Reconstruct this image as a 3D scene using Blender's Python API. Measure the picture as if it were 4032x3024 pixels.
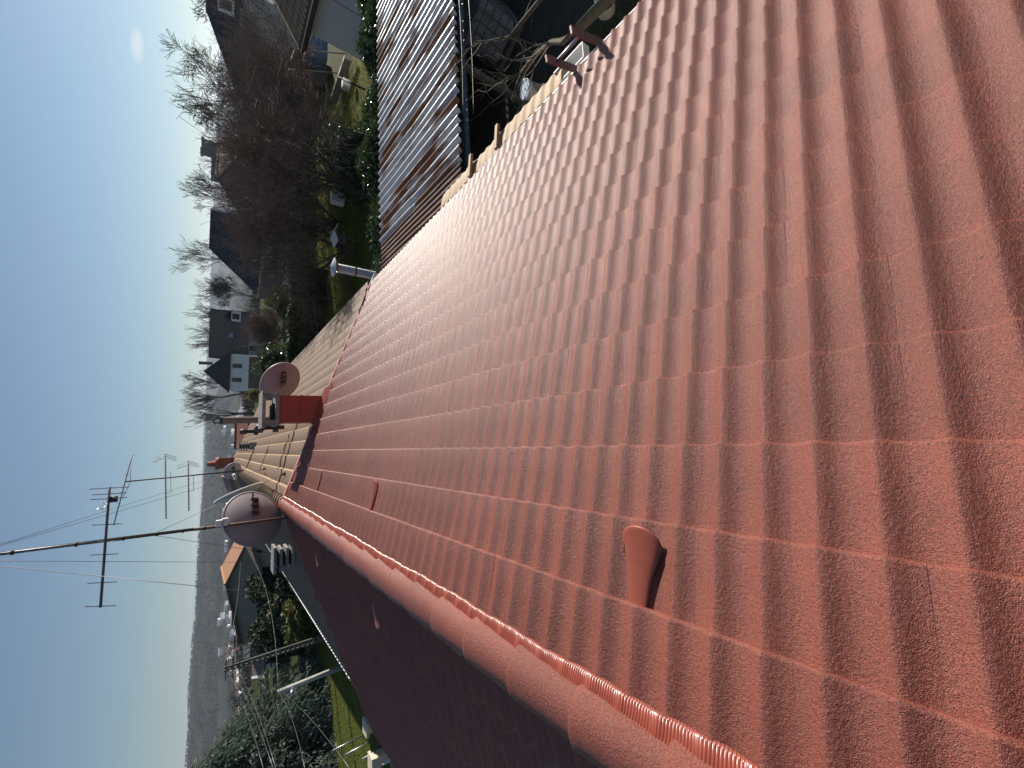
import bpy, math, random
from mathutils import Vector, Matrix
R = math.radians
random.seed(5)
for o in list(bpy.data.objects): bpy.data.objects.remove(o)
scene = bpy.context.scene
COL = scene.collection

# ------------------------------------------------------------------ camera
cd = bpy.data.cameras.new('camera'); cam = bpy.data.objects.new('camera', cd); COL.objects.link(cam)
cd.sensor_fit = 'HORIZONTAL'; cd.sensor_width = 36.0; cd.lens = 36.0 * 1530 / 4032
cd.clip_start = 0.05; cd.clip_end = 30000
cam.matrix_world = Matrix(((-0.05599, 0.98999789, -0.12949467, 0), (-0.61136039, -0.13653715, -0.7794845, 0),
                           (-0.78936884, 0.0355216, 0.61289073, 5.5), (0, 0, 0, 1)))   # phone held on its side
scene.camera = cam

# ------------------------------------------------------------------ sky and sun
SUN_AZ, SUN_EL = R(58), R(19.2)
world = bpy.data.worlds.new('World'); scene.world = world; world.use_nodes = True
wn, wl = world.node_tree.nodes, world.node_tree.links
bg = wn['Background']; bg.inputs['Strength'].default_value = 0.050
sky = wn.new('ShaderNodeTexSky'); sky.sky_type = 'NISHITA'; sky.sun_disc = False
sky.sun_elevation = SUN_EL; sky.sun_rotation = SUN_AZ
sky.altitude = 150; sky.air_density = 1.0; sky.dust_density = 0.1; sky.ozone_density = 1.5
# one small wisp of cloud
tc = wn.new('ShaderNodeTexCoord')
def wmath(op, a, b):
    n = wn.new('ShaderNodeMath'); n.operation = op
    for i, v in enumerate((a, b)):
        if hasattr(v, 'links'): wl.new(v, n.inputs[i])
        else: n.inputs[i].default_value = v
    return n.outputs[0]
cdir = Vector((0.643, 0.766, 5.61)) - Vector((0, 0, 5.5)); cdir.normalize()
side = Vector((cdir.y, -cdir.x, 0)).normalized(); upv = side.cross(cdir)
def wdot(v):
    n = wn.new('ShaderNodeVectorMath'); n.operation = 'DOT_PRODUCT'; wl.new(tc.outputs['Generated'], n.inputs[0]); n.inputs[1].default_value = v
    return n.outputs['Value']
cn = wn.new('ShaderNodeTexNoise'); cn.inputs['Scale'].default_value = 38; cn.inputs['Detail'].default_value = 6; wl.new(tc.outputs['Generated'], cn.inputs['Vector'])
ca = wmath('DIVIDE', wdot(side), 0.030); cb = wmath('DIVIDE', wdot(upv), 0.010)
rr = wmath('ADD', wmath('MULTIPLY', ca, ca), wmath('MULTIPLY', cb, cb))
front = wmath('GREATER_THAN', wdot(cdir), 0.5)
mask = wmath('SUBTRACT', wmath('ADD', 0.45, wmath('MULTIPLY', cn.outputs['Fac'], 1.5)), wmath('ADD', rr, 0.35))
mask.node.use_clamp = True
mask = wmath('MULTIPLY', wmath('MULTIPLY', mask, front), 0.6); mask.node.use_clamp = True
mix = wn.new('ShaderNodeMix'); mix.data_type = 'RGBA'; wl.new(mask, mix.inputs['Factor'])
wb = wn.new('ShaderNodeMix'); wb.data_type = 'RGBA'; wb.blend_type = 'MULTIPLY'; wb.inputs['Factor'].default_value = 1.0
gm = wn.new('ShaderNodeGamma'); gm.inputs['Gamma'].default_value = 0.88; wl.new(sky.outputs[0], gm.inputs['Color'])
hs_ = wn.new('ShaderNodeHueSaturation'); hs_.inputs['Saturation'].default_value = 0.78; wl.new(gm.outputs[0], hs_.inputs['Color']); wl.new(hs_.outputs[0], wb.inputs['A']); wb.inputs['B'].default_value = (1.04, 1.24, 1.46, 1)      # the camera's white balance
wl.new(wb.outputs['Result'], mix.inputs['A']); mix.inputs['B'].default_value = (11.5, 12.0, 12.5, 1)
wl.new(mix.outputs['Result'], bg.inputs['Color'])

sd = bpy.data.lights.new('sun', 'SUN'); sd.energy = 5.0; sd.angle = R(0.53); sd.color = (1.0, 0.92, 0.82)
sun = bpy.data.objects.new('sun', sd); COL.objects.link(sun)
SV = Vector((math.sin(SUN_AZ) * math.cos(SUN_EL), math.cos(SUN_AZ) * math.cos(SUN_EL), math.sin(SUN_EL)))
sun.rotation_euler = SV.to_track_quat('Z', 'Y').to_euler()
sun.location = (40, 25, 30)
scene.view_settings.view_transform = 'Standard'; scene.view_settings.look = 'None'
scene.view_settings.gamma = 1.0; scene.view_settings.use_curve_mapping = False
scene.view_settings.exposure = 0.55
scene.render.engine = 'CYCLES'

# ------------------------------------------------------------------ helpers
def lerp(a, b, t): return a + (b - a) * t
def interp(x, xs, ys):
    if x <= xs[0]: return ys[0]
    for i in range(1, len(xs)):
        if x <= xs[i]: return lerp(ys[i-1], ys[i], (x - xs[i-1]) / (xs[i] - xs[i-1]))
    return ys[-1]

def mat(name, c1, c2=None, scale=8, rough=0.7, metal=0.0, bump=0.0, bscale=40, spec=0.5, detail=4, stretch=(1, 1, 1), c3=None, scale3=2, obj_var=0.0, lo=0.35, hi=0.65, lo3=0.5, hi3=0.62, coords='Object', bdist=0.01, sss=0, rough3=None, trans=0):
    m = bpy.data.materials.new(name); m.use_nodes = True
    nt = m.node_tree; N, L = nt.nodes, nt.links
    b = N['Principled BSDF']
    b.inputs['Roughness'].default_value = rough; b.inputs['Metallic'].default_value = metal
    b.inputs['Specular IOR Level'].default_value = spec
    tcn = N.new('ShaderNodeTexCoord'); mp = N.new('ShaderNodeMapping'); mp.inputs['Scale'].default_value = stretch
    if coords == 'World':
        ge = N.new('ShaderNodeNewGeometry'); L.new(ge.outputs['Position'], mp.inputs['Vector'])
    else:
        L.new(tcn.outputs[coords], mp.inputs['Vector'])
    def noise(sc, det=detail):
        n = N.new('ShaderNodeTexNoise'); n.inputs['Scale'].default_value = sc; n.inputs['Detail'].default_value = det
        L.new(mp.outputs[0], n.inputs['Vector']); return n.outputs['Fac']
    def ramp(fac, a, c):
        r = N.new('ShaderNodeMapRange'); r.inputs[1].default_value = a; r.inputs[2].default_value = c; L.new(fac, r.inputs[0]); return r.outputs[0]
    def mixc(f, a, c):
        x = N.new('ShaderNodeMix'); x.data_type = 'RGBA'
        L.new(f, x.inputs['Factor'])
        for s, v in (('A', a), ('B', c)):
            if hasattr(v, 'links'): L.new(v, x.inputs[s])
            else: x.inputs[s].default_value = (*v, 1)
        return x.outputs['Result']
    col = None
    if c2: col = mixc(ramp(noise(scale), lo, hi), c1, c2)
    if c3:
        f3 = ramp(noise(scale3), lo3, hi3)
        col = mixc(f3, col if col else c1, c3)
        if rough3 is not None:
            mr = N.new('ShaderNodeMapRange'); L.new(f3, mr.inputs[0]); mr.inputs[3].default_value = rough; mr.inputs[4].default_value = rough3
            L.new(mr.outputs[0], b.inputs['Roughness'])
            mm = N.new('ShaderNodeMapRange'); L.new(f3, mm.inputs[0]); mm.inputs[3].default_value = metal; mm.inputs[4].default_value = 0
            L.new(mm.outputs[0], b.inputs['Metallic'])
    if obj_var:
        oi = N.new('ShaderNodeObjectInfo'); hs = N.new('ShaderNodeHueSaturation')
        mr = N.new('ShaderNodeMapRange'); L.new(oi.outputs['Random'], mr.inputs[0]); mr.inputs[3].default_value = 1 - obj_var; mr.inputs[4].default_value = 1 + obj_var
        L.new(mr.outputs[0], hs.inputs['Value'])
        if col: L.new(col, hs.inputs['Color'])
        else: hs.inputs['Color'].default_value = (*c1, 1)
        col = hs.outputs[0]
    if col: L.new(col, b.inputs['Base Color'])
    else: b.inputs['Base Color'].default_value = (*c1, 1)
    if bump:
        bn = N.new('ShaderNodeBump'); bn.inputs['Strength'].default_value = bump; bn.inputs['Distance'].default_value = bdist
        L.new(noise(bscale, 3), bn.inputs['Height']); L.new(bn.outputs[0], b.inputs['Normal'])
    if trans:
        out = N['Material Output']; tb = N.new('ShaderNodeBsdfTranslucent'); ms = N.new('ShaderNodeMixShader'); ms.inputs[0].default_value = trans
        if col: L.new(col, tb.inputs['Color'])
        else: tb.inputs['Color'].default_value = (*c1, 1)
        L.new(b.outputs[0], ms.inputs[1]); L.new(tb.outputs[0], ms.inputs[2]); L.new(ms.outputs[0], out.inputs['Surface'])
    return m

def link(name, me, m, parent=None, smooth=False):
    o = bpy.data.objects.new(name, me); COL.objects.link(o)
    if m:
        for x in (m if isinstance(m, (list, tuple)) else [m]): me.materials.append(x)
    if parent: o.parent = parent
    if smooth: me.polygons.foreach_set('use_smooth', [True] * len(me.polygons))
    return o

class MB:
    def __init__(s): s.v = []; s.f = []; s.mi = []
    def add(s, vs, fs, mi=0):
        k = len(s.v); s.v.extend(vs); s.f.extend([tuple(i + k for i in f) for f in fs]); s.mi.extend([mi] * len(fs)); return s
    def box(s, lo, hi, M=None, mi=0):
        x0, y0, z0 = lo; x1, y1, z1 = hi
        vs = [(x0,y0,z0),(x1,y0,z0),(x1,y1,z0),(x0,y1,z0),(x0,y0,z1),(x1,y0,z1),(x1,y1,z1),(x0,y1,z1)]
        if M: vs = [tuple(M @ Vector(v)) for v in vs]
        return s.add(vs, [(0,3,2,1),(4,5,6,7),(0,1,5,4),(1,2,6,5),(2,3,7,6),(3,0,4,7)], mi)
    def hexa(s, bot, top, mi=0):
        n = len(bot)
        return s.add(list(bot) + list(top), [tuple(range(n))[::-1], tuple(range(n, 2*n))] + [(i, (i+1) % n, n + (i+1) % n, n + i) for i in range(n)], mi)
    def tube(s, pts, rad, n=6, cap=True, mi=0):
        pts = [Vector(p) for p in pts]; rings = []
        if not isinstance(rad, (list, tuple)): rad = [rad] * len(pts)
        for i, p in enumerate(pts):
            d = (pts[min(i+1, len(pts)-1)] - pts[max(i-1, 0)])
            d = d.normalized() if d.length > 1e-9 else Vector((0, 0, 1))
            a = d.orthogonal().normalized() if i == 0 else (a - d * a.dot(d)).normalized()
            b = d.cross(a)
            rings.append([tuple(p + (a * math.cos(2*math.pi*k/n) + b * math.sin(2*math.pi*k/n)) * rad[i]) for k in range(n)])
        vs = [v for r in rings for v in r]; fs = []
        for i in range(len(pts) - 1):
            for k in range(n): fs.append((i*n+k, i*n+(k+1) % n, (i+1)*n+(k+1) % n, (i+1)*n+k))
        if cap: fs += [tuple(range(n))[::-1], tuple(range((len(pts)-1)*n, len(pts)*n))]
        return s.add(vs, fs, mi)
    def lathe(s, prof, n=16, M=None, mi=0):      # prof: (r, z)
        vs = []; fs = []
        for r, z in prof:
            for k in range(n): vs.append((r*math.cos(2*math.pi*k/n), r*math.sin(2*math.pi*k/n), z))
        for i in range(len(prof)-1):
            for k in range(n): fs.append((i*n+k, i*n+(k+1) % n, (i+1)*n+(k+1) % n, (i+1)*n+k))
        if M: vs = [tuple(M @ Vector(v)) for v in vs]
        return s.add(vs, fs, mi)
    def mesh(s, name):
        me = bpy.data.meshes.new(name); me.from_pydata(s.v, [], s.f); me.update(); return me
    def build(s, name, m, parent=None, smooth=False):
        me = s.mesh(name); o = link(name, me, m, parent, smooth)
        if any(s.mi): me.polygons.foreach_set('material_index', s.mi)
        return o

def empty(name, loc=(0, 0, 0)):
    o = bpy.data.objects.new(name, None); COL.objects.link(o); o.location = loc; o.empty_display_size = 0.2; return o
def tag(o, label=None, cat=None, group=None, kind=None):
    if label: o['label'] = label
    if cat: o['category'] = cat
    if group: o['group'] = group
    if kind: o['kind'] = kind
    return o
def frame(origin, x_axis, z_axis=(0, 0, 1)):     # matrix with local x along x_axis
    x = Vector(x_axis).normalized(); z = Vector(z_axis); z = (z - x * z.dot(x)).normalized(); y = z.cross(x)
    return Matrix(((x.x, y.x, z.x, origin[0]), (x.y, y.y, z.y, origin[1]), (x.z, y.z, z.z, origin[2]), (0, 0, 0, 1)))

# ------------------------------------------------------------------ materials
def paint_mat(name, base, dark):
    m = bpy.data.materials.new(name); m.use_nodes = True
    N, L = m.node_tree.nodes, m.node_tree.links; b = N['Principled BSDF']
    ge = N.new('ShaderNodeNewGeometry'); P = ge.outputs['Position']
    def noise(sc, det=2, rough=0.5):
        n = N.new('ShaderNodeTexNoise'); n.inputs['Scale'].default_value = sc; n.inputs['Detail'].default_value = det; n.inputs['Roughness'].default_value = rough; L.new(P, n.inputs['Vector']); return n.outputs['Fac']
    def rng(f, a, c, lo=0.0, hi=1.0):
        r = N.new('ShaderNodeMapRange'); r.inputs[1].default_value = a; r.inputs[2].default_value = c; r.inputs[3].default_value = lo; r.inputs[4].default_value = hi; L.new(f, r.inputs[0]); return r.outputs[0]
    def mx(f, a, c):
        x = N.new('ShaderNodeMix'); x.data_type = 'RGBA'; L.new(f, x.inputs['Factor'])
        for s, v in (('A', a), ('B', c)):
            if hasattr(v, 'links'): L.new(v, x.inputs[s])
            else: x.inputs[s].default_value = (*v, 1)
        return x.outputs['Result']
    c = mx(rng(noise(3.0, 5), 0.3, 0.7), base, dark)
    c = mx(rng(noise(210, 3, 0.7), 0.47, 0.70), c, tuple(min(1, v * 1.5) for v in base))
    c = mx(rng(noise(170, 3, 0.7), 0.50, 0.34), c, tuple(v * 0.45 for v in base))      # coarse sand in the paint; the grains' tiny shadows are coloured in as well
    sp = N.new('ShaderNodeTexVoronoi'); sp.inputs['Scale'].default_value = 42; L.new(P, sp.inputs['Vector'])
    wn_ = N.new('ShaderNodeTexWhiteNoise'); L.new(sp.outputs['Position'], wn_.inputs['Vector'])
    near = N.new('ShaderNodeMath'); near.operation = 'LESS_THAN'; L.new(sp.outputs['Distance'], near.inputs[0])
    rad = rng(wn_.outputs['Value'], 0.965, 1.0, 0.0, 0.2); L.new(rad, near.inputs[1])
    c = mx(near.outputs[0], c, (0.03, 0.018, 0.016))                                       # a few dark pits and moss crumbs
    oi = N.new('ShaderNodeObjectInfo'); hs = N.new('ShaderNodeHueSaturation'); L.new(rng(oi.outputs['Random'], 0, 1, 0.90, 1.09), hs.inputs['Value']); L.new(c, hs.inputs['Color']); c = hs.outputs[0]
    L.new(c, b.inputs['Base Color'])
    L.new(rng(noise(150, 2), 0.3, 0.7, 0.32, 0.58), b.inputs['Roughness'])
    b.inputs['Specular IOR Level'].default_value = 0.58
    b1 = N.new('ShaderNodeBump'); b1.inputs['Strength'].default_value = 1.0; b1.inputs['Distance'].default_value = 0.004; L.new(noise(330, 2, 0.6), b1.inputs['Height'])
    b2 = N.new('ShaderNodeBump'); b2.inputs['Strength'].default_value = 0.5; b2.inputs['Distance'].default_value = 0.006; L.new(noise(95, 3), b2.inputs['Height']); L.new(b1.outputs[0], b2.inputs['Normal'])
    L.new(b2.outputs[0], b.inputs['Normal'])
    return m
M_RED = paint_mat('red_roof_paint', (0.235, 0.060, 0.037), (0.185, 0.047, 0.030))
M_FLASH = mat('red_metal_flashing', (0.23, 0.05, 0.03), (0.27, 0.062, 0.038), 12, rough=0.26, spec=0.55)
M_REDSHEET = mat('red_sheet_metal', (0.36, 0.055, 0.03), (0.32, 0.05, 0.03), 5, rough=0.5)
M_VENT = mat('red_plastic_vent', (0.27, 0.07, 0.042), (0.25, 0.064, 0.04), 20, rough=0.42, bump=0.1, bscale=300, bdist=0.001)
M_DARK = mat('dark_void', (0.02, 0.018, 0.016), rough=0.9)
M_WALL = mat('cream_render', (0.55, 0.50, 0.42), (0.48, 0.44, 0.37), 3, rough=0.9, bump=0.3, bscale=60)
M_ZINC = mat('zinc', (0.55, 0.56, 0.57), (0.42, 0.43, 0.45), 14, rough=0.38, metal=0.8)
M_WHITE = mat('white_paint', (0.78, 0.77, 0.74), (0.68, 0.67, 0.63), 10, rough=0.55)
M_BLACK = mat('black_plastic', (0.02, 0.021, 0.022), (0.035, 0.035, 0.035), 30, rough=0.5)
M_GREYM = mat('grey_metal', (0.20, 0.20, 0.205), (0.13, 0.12, 0.12), 20, rough=0.45, metal=0.7)
M_RUSTY = mat('rusty_bracket', (0.10, 0.045, 0.03), (0.16, 0.07, 0.05), 25, rough=0.7)
M_CONC = mat('weathered_concrete', (0.30, 0.29, 0.27), (0.16, 0.155, 0.15), 14, rough=0.9, bump=0.6, bscale=40)
M_DISH = mat('dish_back', (0.30, 0.25, 0.265), (0.26, 0.215, 0.23), 4, rough=0.5, bump=0.05)
M_DISH2 = mat('pale_dish_back', (0.42, 0.41, 0.42), (0.36, 0.35, 0.37), 4, rough=0.45)

# ------------------------------------------------------------------ ground
def gz(d): return interp(d, [0, 22, 60, 115, 250, 600, 1500, 3500, 9000], [0, 0, -1.9, -4.6, -14, -46, -80, -85, -80])
def terrain():
    rs = [0, 2, 4, 7, 10, 14, 18, 23, 30, 38, 48, 60, 75, 95, 120, 150, 190, 250, 330, 430, 560, 750, 1000, 1300, 1700, 2200, 2900, 3800, 5200, 7000, 8500]
    n = 144; vs = [(0, 0, 0)]; fs = []; rnd = random.Random(4)
    for i, r in enumerate(rs[1:]):
        for k in range(n):
            a = 2*math.pi*k/n
            vs.append((r*math.sin(a), r*math.cos(a), gz(r) + rnd.uniform(-1, 1) * (0.02 if r < 60 else min(6, r * 0.003))))
    for k in range(n): fs.append((0, 1 + (k+1) % n, 1 + k))
    for i in range(len(rs)-2):
        for k in range(n):
            a = 1 + i*n + k; b = 1 + i*n + (k+1) % n; fs.append((a, b, b+n, a+n))
    me = bpy.data.meshes.new('ground'); me.from_pydata(vs, [], fs); me.update(); return me
M_GROUND = mat('garden_ground', spec=0.03, c1=(0.055, 0.070, 0.024), c2=(0.075, 0.085, 0.03), scale=1.3, rough=0.95, c3=(0.07, 0.055, 0.035), scale3=0.45, lo3=0.5, hi3=0.7, bump=0.5, bscale=9, bdist=0.05, detail=7)
tag(link('ground', terrain(), M_GROUND, smooth=True), kind='structure')

# ------------------------------------------------------------------ our house with its red tiled roof
PITCH = R(20); TP = math.tan(PITCH); CP, SP = math.cos(PITCH), math.sin(PITCH)
RX = -1.14; RZ = 4.275                   # ridge line
GAUGE = 0.327; ROLL = 0.15; TW = 0.30
NEAR_Y, FAR_Y = -1.2, 9.3
HQ = [(0, 1.0), (.06, .95), (.14, .78), (.24, .47), (.34, .20), (.44, .05), (.54, 0), (.66, .06), (.78, .25), (.88, .56), (.95, .86), (1, 1.0)]
PH = 0.5
def prof(y):
    q = (-y / ROLL) % 1.0
    return 0.029 * interp(q, [a for a, b in HQ], [b for a, b in HQ]) - 0.012
def tile_mesh(amp=1.0):
    qs = [-0.02] + [c + q for c in range(2) for q in (0, .12, .24, .35, .44, .5, .55, .62, .70, .78, .88)] + [2.0, 2.02]
    ys = [TW/2 - q*ROLL for q in qs]        # side joints lie in the pans
    rows = [(-0.06, 0.0), (GAUGE*0.5, 0.014), (GAUGE-0.016, 0.031), (GAUGE-0.005, 0.030), (GAUGE, 0.019), (GAUGE-0.002, -0.012)]
    vs = [(x, y, (prof(y - PH*ROLL)+.012)*amp - .012 + z) for x, z in rows for y in ys]; n = len(ys)
    fs = [(i*n+k, (i+1)*n+k, (i+1)*n+k+1, i*n+k+1) for i in range(len(rows)-1) for k in range(n-1)]
    me = bpy.data.meshes.new('tile'); me.from_pydata(vs, [], fs); me.update()
    me.polygons.foreach_set('use_smooth', [True]*len(me.polygons)); me.materials.append(M_RED); return me
TILE = tile_mesh(); TILE_STEEP = tile_mesh(1.5)
house = tag(empty('red_roofed_house', (RX, 4, 0)), 'house under the red painted tile roof that fills the foreground', 'house')
HO = Vector((RX, 4, 0))
def rel(o, parent_loc=HO): o.location = Vector(o.location) - parent_loc; return o
def slope_plane(sign, x0, x1, y0, y1, zoff, name, parent, m, ridge=(RX, RZ), thick=0.03):
    # a sheet lying on one roof slope, x measured outwards from the ridge
    mb = MB(); top = []
    for d, y in ((x0, y0), (x1, y0), (x1, y1), (x0, y1)):
        top.append((ridge[0] + sign*d, y, ridge[1] - d*TP + zoff))
    mb.hexa([(a, b, c-thick) for a, b, c in top], top)
    return mb
VR = [Vector((-0.05599, -0.61136039, -0.78936884)), Vector((0.98999789, -0.13653715, 0.0355216)), Vector((0.12949467, 0.7794845, -0.61289073))]
def seen(p, marg=0.06):
    d = Vector(p) - Vector((0, 0, 5.5)); f = d.dot(VR[2])
    if f <= 0.05: return False
    return abs(d.dot(VR[0]) / f) < 2016/1530 + marg and abs(d.dot(VR[1]) / f) < 1512/1530 + marg
def lay_tiles(sign, nrows, first_tail, label, TILE=TILE):
    sl = slope_plane(sign, 0, first_tail + (nrows-1)*GAUGE*CP + 0.02, NEAR_Y, FAR_Y, -0.035, 'roof_slope', house, M_DARK).build('roof_slope', M_DARK)
    sl.parent = house; rel(sl); tag(sl, label)
    rnd = random.Random(11 + sign); spots = []
    for r in range(nrows):
        tail = first_tail + r*GAUGE*CP; head = tail - GAUGE*CP
        stag = 0 if r % 2 else ROLL
        for c in range(-1, 36):
            y = FAR_Y - 0.03 - TW/2 - c*TW - sign*PH*ROLL + (stag if sign < 0 else 0)
            if y - TW/2 < NEAR_Y - 0.1 or y + TW/2 > FAR_Y + 0.06: continue
            p = Vector((RX + sign*head, y, RZ - head*TP + rnd.uniform(-0.0003, 0.0003)))
            rot = (rnd.uniform(-0.0008, 0.0008), PITCH + rnd.uniform(-0.005, 0.005), (0 if sign > 0 else math.pi) + rnd.uniform(-0.0008, 0.0008))
            ctr = p + Vector((sign*GAUGE*CP/2, 0, -GAUGE*SP/2)); dist = (ctr - Vector((0, 0, 5.5))).length
            spots.append((0 if seen(ctr) else 1, dist, p, rot))
    spots.sort(key=lambda s: (s[0], s[1]))
    for s in spots[:300]:
        o = bpy.data.objects.new('tile', TILE); COL.objects.link(o); o.parent = sl
        o.location = s[2] - HO - sl.location; o.rotation_euler = s[3]
    # the far and unseen remainder
    vs = []; fs = []
    tv = [v.co.copy() for v in TILE.vertices]; tf = [tuple(p.vertices) for p in TILE.polygons]
    from mathutils import Euler
    for s in spots[300:]:
        Mx = Matrix.Translation(s[2]) @ Euler(s[3]).to_matrix().to_4x4(); k = len(vs)
        vs += [tuple(Mx @ v) for v in tv]; fs += [tuple(i + k for i in f) for f in tf]
    if vs:
        me = bpy.data.meshes.new('tile_field'); me.from_pydata(vs, [], fs); me.update()
        o = link('tile_field', me, M_RED, sl, True); o.location = -HO - sl.location; o['kind'] = 'stuff'
    return sl
lay_tiles(1, 16, RX * -1 - 0.745*CP + 0.0, 'sunlit slope of wavy red tiles falling to the eaves')
lay_tiles(-1, 15, 0.44, 'shaded slope of dark red tiles beyond the ridge', TILE_STEEP)

def part(mb, name, m, smooth=False, parent=None, label=None):
    o = mb.build(name, m, None, smooth); o.parent = parent or house; o.location = -Vector((parent or house).location) if parent is None else (0, 0, 0)
    if label: o['label'] = label
    return o
# ridge tiles: half round, each lapping the next
def ridge_mesh(L=0.43, r0=0.114, r1=0.099, name='ridge_tile'):
    mb = MB(); n = 14; rows = [(0, r0+0.001), (0.015, r0+0.004), (0.05, r0), (L*0.6, lerp(r0, r1, .6)), (L, r1)]
    vs = []; 
    for y, r in rows:
        for k in range(n+1):
            a = math.pi*(0.02 + 0.96*k/n); vs.append((r*1.08*math.cos(a), y, r*0.86*math.sin(a)))
    fs = [(i*(n+1)+k, i*(n+1)+k+1, (i+1)*(n+1)+k+1, (i+1)*(n+1)+k) for i in range(len(rows)-1) for k in range(n)]
    m0 = len(vs)                          # thick near lip
    for k in range(n+1):
        a = math.pi*(0.02 + 0.96*k/n); vs.append((r0*0.9*1.08*math.cos(a), 0.0, r0*0.9*0.86*math.sin(a)))
    fs += [(m0+k, m0+k+1, k+1, k) for k in range(n)]
    mb.add(vs, fs); return mb.mesh(name)
RM = ridge_mesh(); RM.polygons.foreach_set('use_smooth', [True]*len(RM.polygons)); RM.materials.append(M_RED)
rnd = random.Random(3); y = NEAR_Y
while y < FAR_Y - 0.35:
    o = bpy.data.objects.new('ridge_tile', RM); COL.objects.link(o); o.parent = house
    o.location = Vector((RX + rnd.uniform(-.004, .004), y + 0.43, RZ - 0.022 + rnd.uniform(-.004, .004))) - HO
    o.rotation_euler = (rnd.uniform(-.012, .012), rnd.uniform(-.02, .02), math.pi + rnd.uniform(-.012, .012)); y += 0.40
# pleated flashing along both sides of the ridge
def flashing(sign):
    vs = []; fs = []; N = int((FAR_Y - NEAR_Y)/0.0028); rnd = random.Random(5)
    rows = [0.085, 0.115, 0.160, 0.165]
    for i in range(N+1):
        y = NEAR_Y + i*(FAR_Y-NEAR_Y)/N
        q = (-(y if sign > 0 else -y)/ROLL) % 1
        flat = 1 - max(0, 1 - min(q, 1-q)*7)          # pleats flattened over the crest
        w = 0.0034*math.sin(2*math.pi*y/0.0118)*flat
        edge = 0.004*math.sin(y*3.1) + 0.003*math.sin(y*11.7)
        for j, d in enumerate(rows):
            dd = d + (edge if j >= 2 else 0)
            z = RZ - dd*TP + (0.045, 0.036, 0.030, 0.030)[j] + (prof(y if sign > 0 else -y)*(0.05, .12, .25, .25)[j]) + w*(.3, 1, 1, 1)[j] - (0.012 if j == 3 else 0)
            vs.append((RX + sign*dd, y, z))
    n = len(rows)
    for i in range(N):
        for j in range(n-1):
            f = (i*n+j, i*n+j+1, (i+1)*n+j+1, (i+1)*n+j); fs.append(f if sign > 0 else f[::-1])
    return MB().add(vs, fs)
part(flashing(1), 'ridge_flashing', M_FLASH, True, label='shiny pleated red strip tucked under the ridge tiles')
part(flashing(-1), 'ridge_flashing', M_FLASH, True)
# conical vent tiles
def vent_tile(x, y, sign, length=0.30, w=0.095):
    mb = MB(); n = 12; rows = [(0.0, 0.040, 0.012), (0.10*length/0.3, 0.054, 0.026), (length*0.93, w*0.92, 0.056), (length*0.97, w, 0.062), (length, w, 0.060)]
    vs = []
    for d, hw, h in rows:
        for k in range(n+1):
            a = math.pi*k/n; vs.append((d - (0.07*(1-math.sin(a)) if d > length*0.9 else 0), hw*math.cos(a), h*math.sin(a)*0.70))
    fs = [(i*(n+1)+k, i*(n+1)+k+1, (i+1)*(n+1)+k+1, (i+1)*(n+1)+k) for i in range(len(rows)-1) for k in range(n)]
    k0 = len(vs); vs += [(length-0.012-0.07*(1-h_/0.104), hw_*0.94, h_*0.36) for hw_, h_ in [(w*math.cos(math.pi*k/n), 0.104*math.sin(math.pi*k/n)) for k in range(n+1)]]
    fs += [((len(rows)-1)*(n+1)+k, (len(rows)-1)*(n+1)+k+1, k0+k+1, k0+k) for k in range(n)]
    mb.add(vs, fs)
    o = mb.build('vent_tile', M_VENT, None, True); o.parent = house
    d0 = abs(x - RX); o.location = Vector((x, y, RZ - d0*TP + 0.012)) - HO
    o.rotation_euler = (0, PITCH - 0.05, 0 if sign > 0 else math.pi)
    v = MB(); v.add([(length-0.05-0.07*(1-math.sin(math.pi*k/n)), w*0.9*math.cos(math.pi*k/n), 0.055*0.6*math.sin(math.pi*k/n)) for k in range(n+1)], [tuple(range(n+1))])
    v.build('vent_mouth', M_DARK, o)
vent_tile(-0.70, 1.02, 1); vent_tile(-0.69, 4.28, 1); vent_tile(-0.68, 6.86, 1)
vent_tile(-1.56, 4.22, -1); vent_tile(-1.56, 6.95, -1)
# verge flashing at the far gable, eaves gutter, walls
for sign, ln in ((1, 5.1), (-1, 4.75)):
    mb = slope_plane(sign, 0.02, ln, FAR_Y-0.02, FAR_Y+0.10, 0.018, '', None, None, thick=0.16)
    part(mb, 'verge_flashing', M_REDSHEET)
def gutter(x, y0, y1, z, r, m, parent, name='gutter', loc=None):
    mb = MB(); n = 8; prof_ = [(r*math.cos(math.pi + math.pi*k/n), r*math.sin(math.pi + math.pi*k/n)) for k in range(n+1)]
    prof_ += [(r*0.92*math.cos(2*math.pi - math.pi*k/n), r*0.92*math.sin(2*math.pi - math.pi*k/n)) for k in range(n+1)]
    L_ = len(prof_); vs = [(x+a, yy, z+b) for yy in (y0, y1) for a, b in prof_]
    fs = [(k, (k+1) % L_, L_+(k+1) % L_, L_+k) for k in range(L_)]
    mb.add(vs, fs); o = mb.build(name, m); o.parent = parent; o.location = -Vector(parent.location); return o
gutter(3.985, NEAR_Y, FAR_Y, 2.375, 0.055, M_ZINC, house)
gutter(-5.93, NEAR_Y, FAR_Y, 2.49, 0.055, M_ZINC, house)
mb = MB(); mb.box((-5.5, NEAR_Y+0.1, -0.1), (3.6, FAR_Y-0.02, 2.36)); part(mb, 'wall', M_WALL)
mb = MB(); mb.box((3.62, NEAR_Y+0.1, 2.22), (3.92, FAR_Y-0.02, 2.34)); mb.box((-5.88, NEAR_Y+0.1, 2.30), (-5.5, FAR_Y-0.02, 2.42)); part(mb, 'soffit', M_WHITE)

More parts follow.
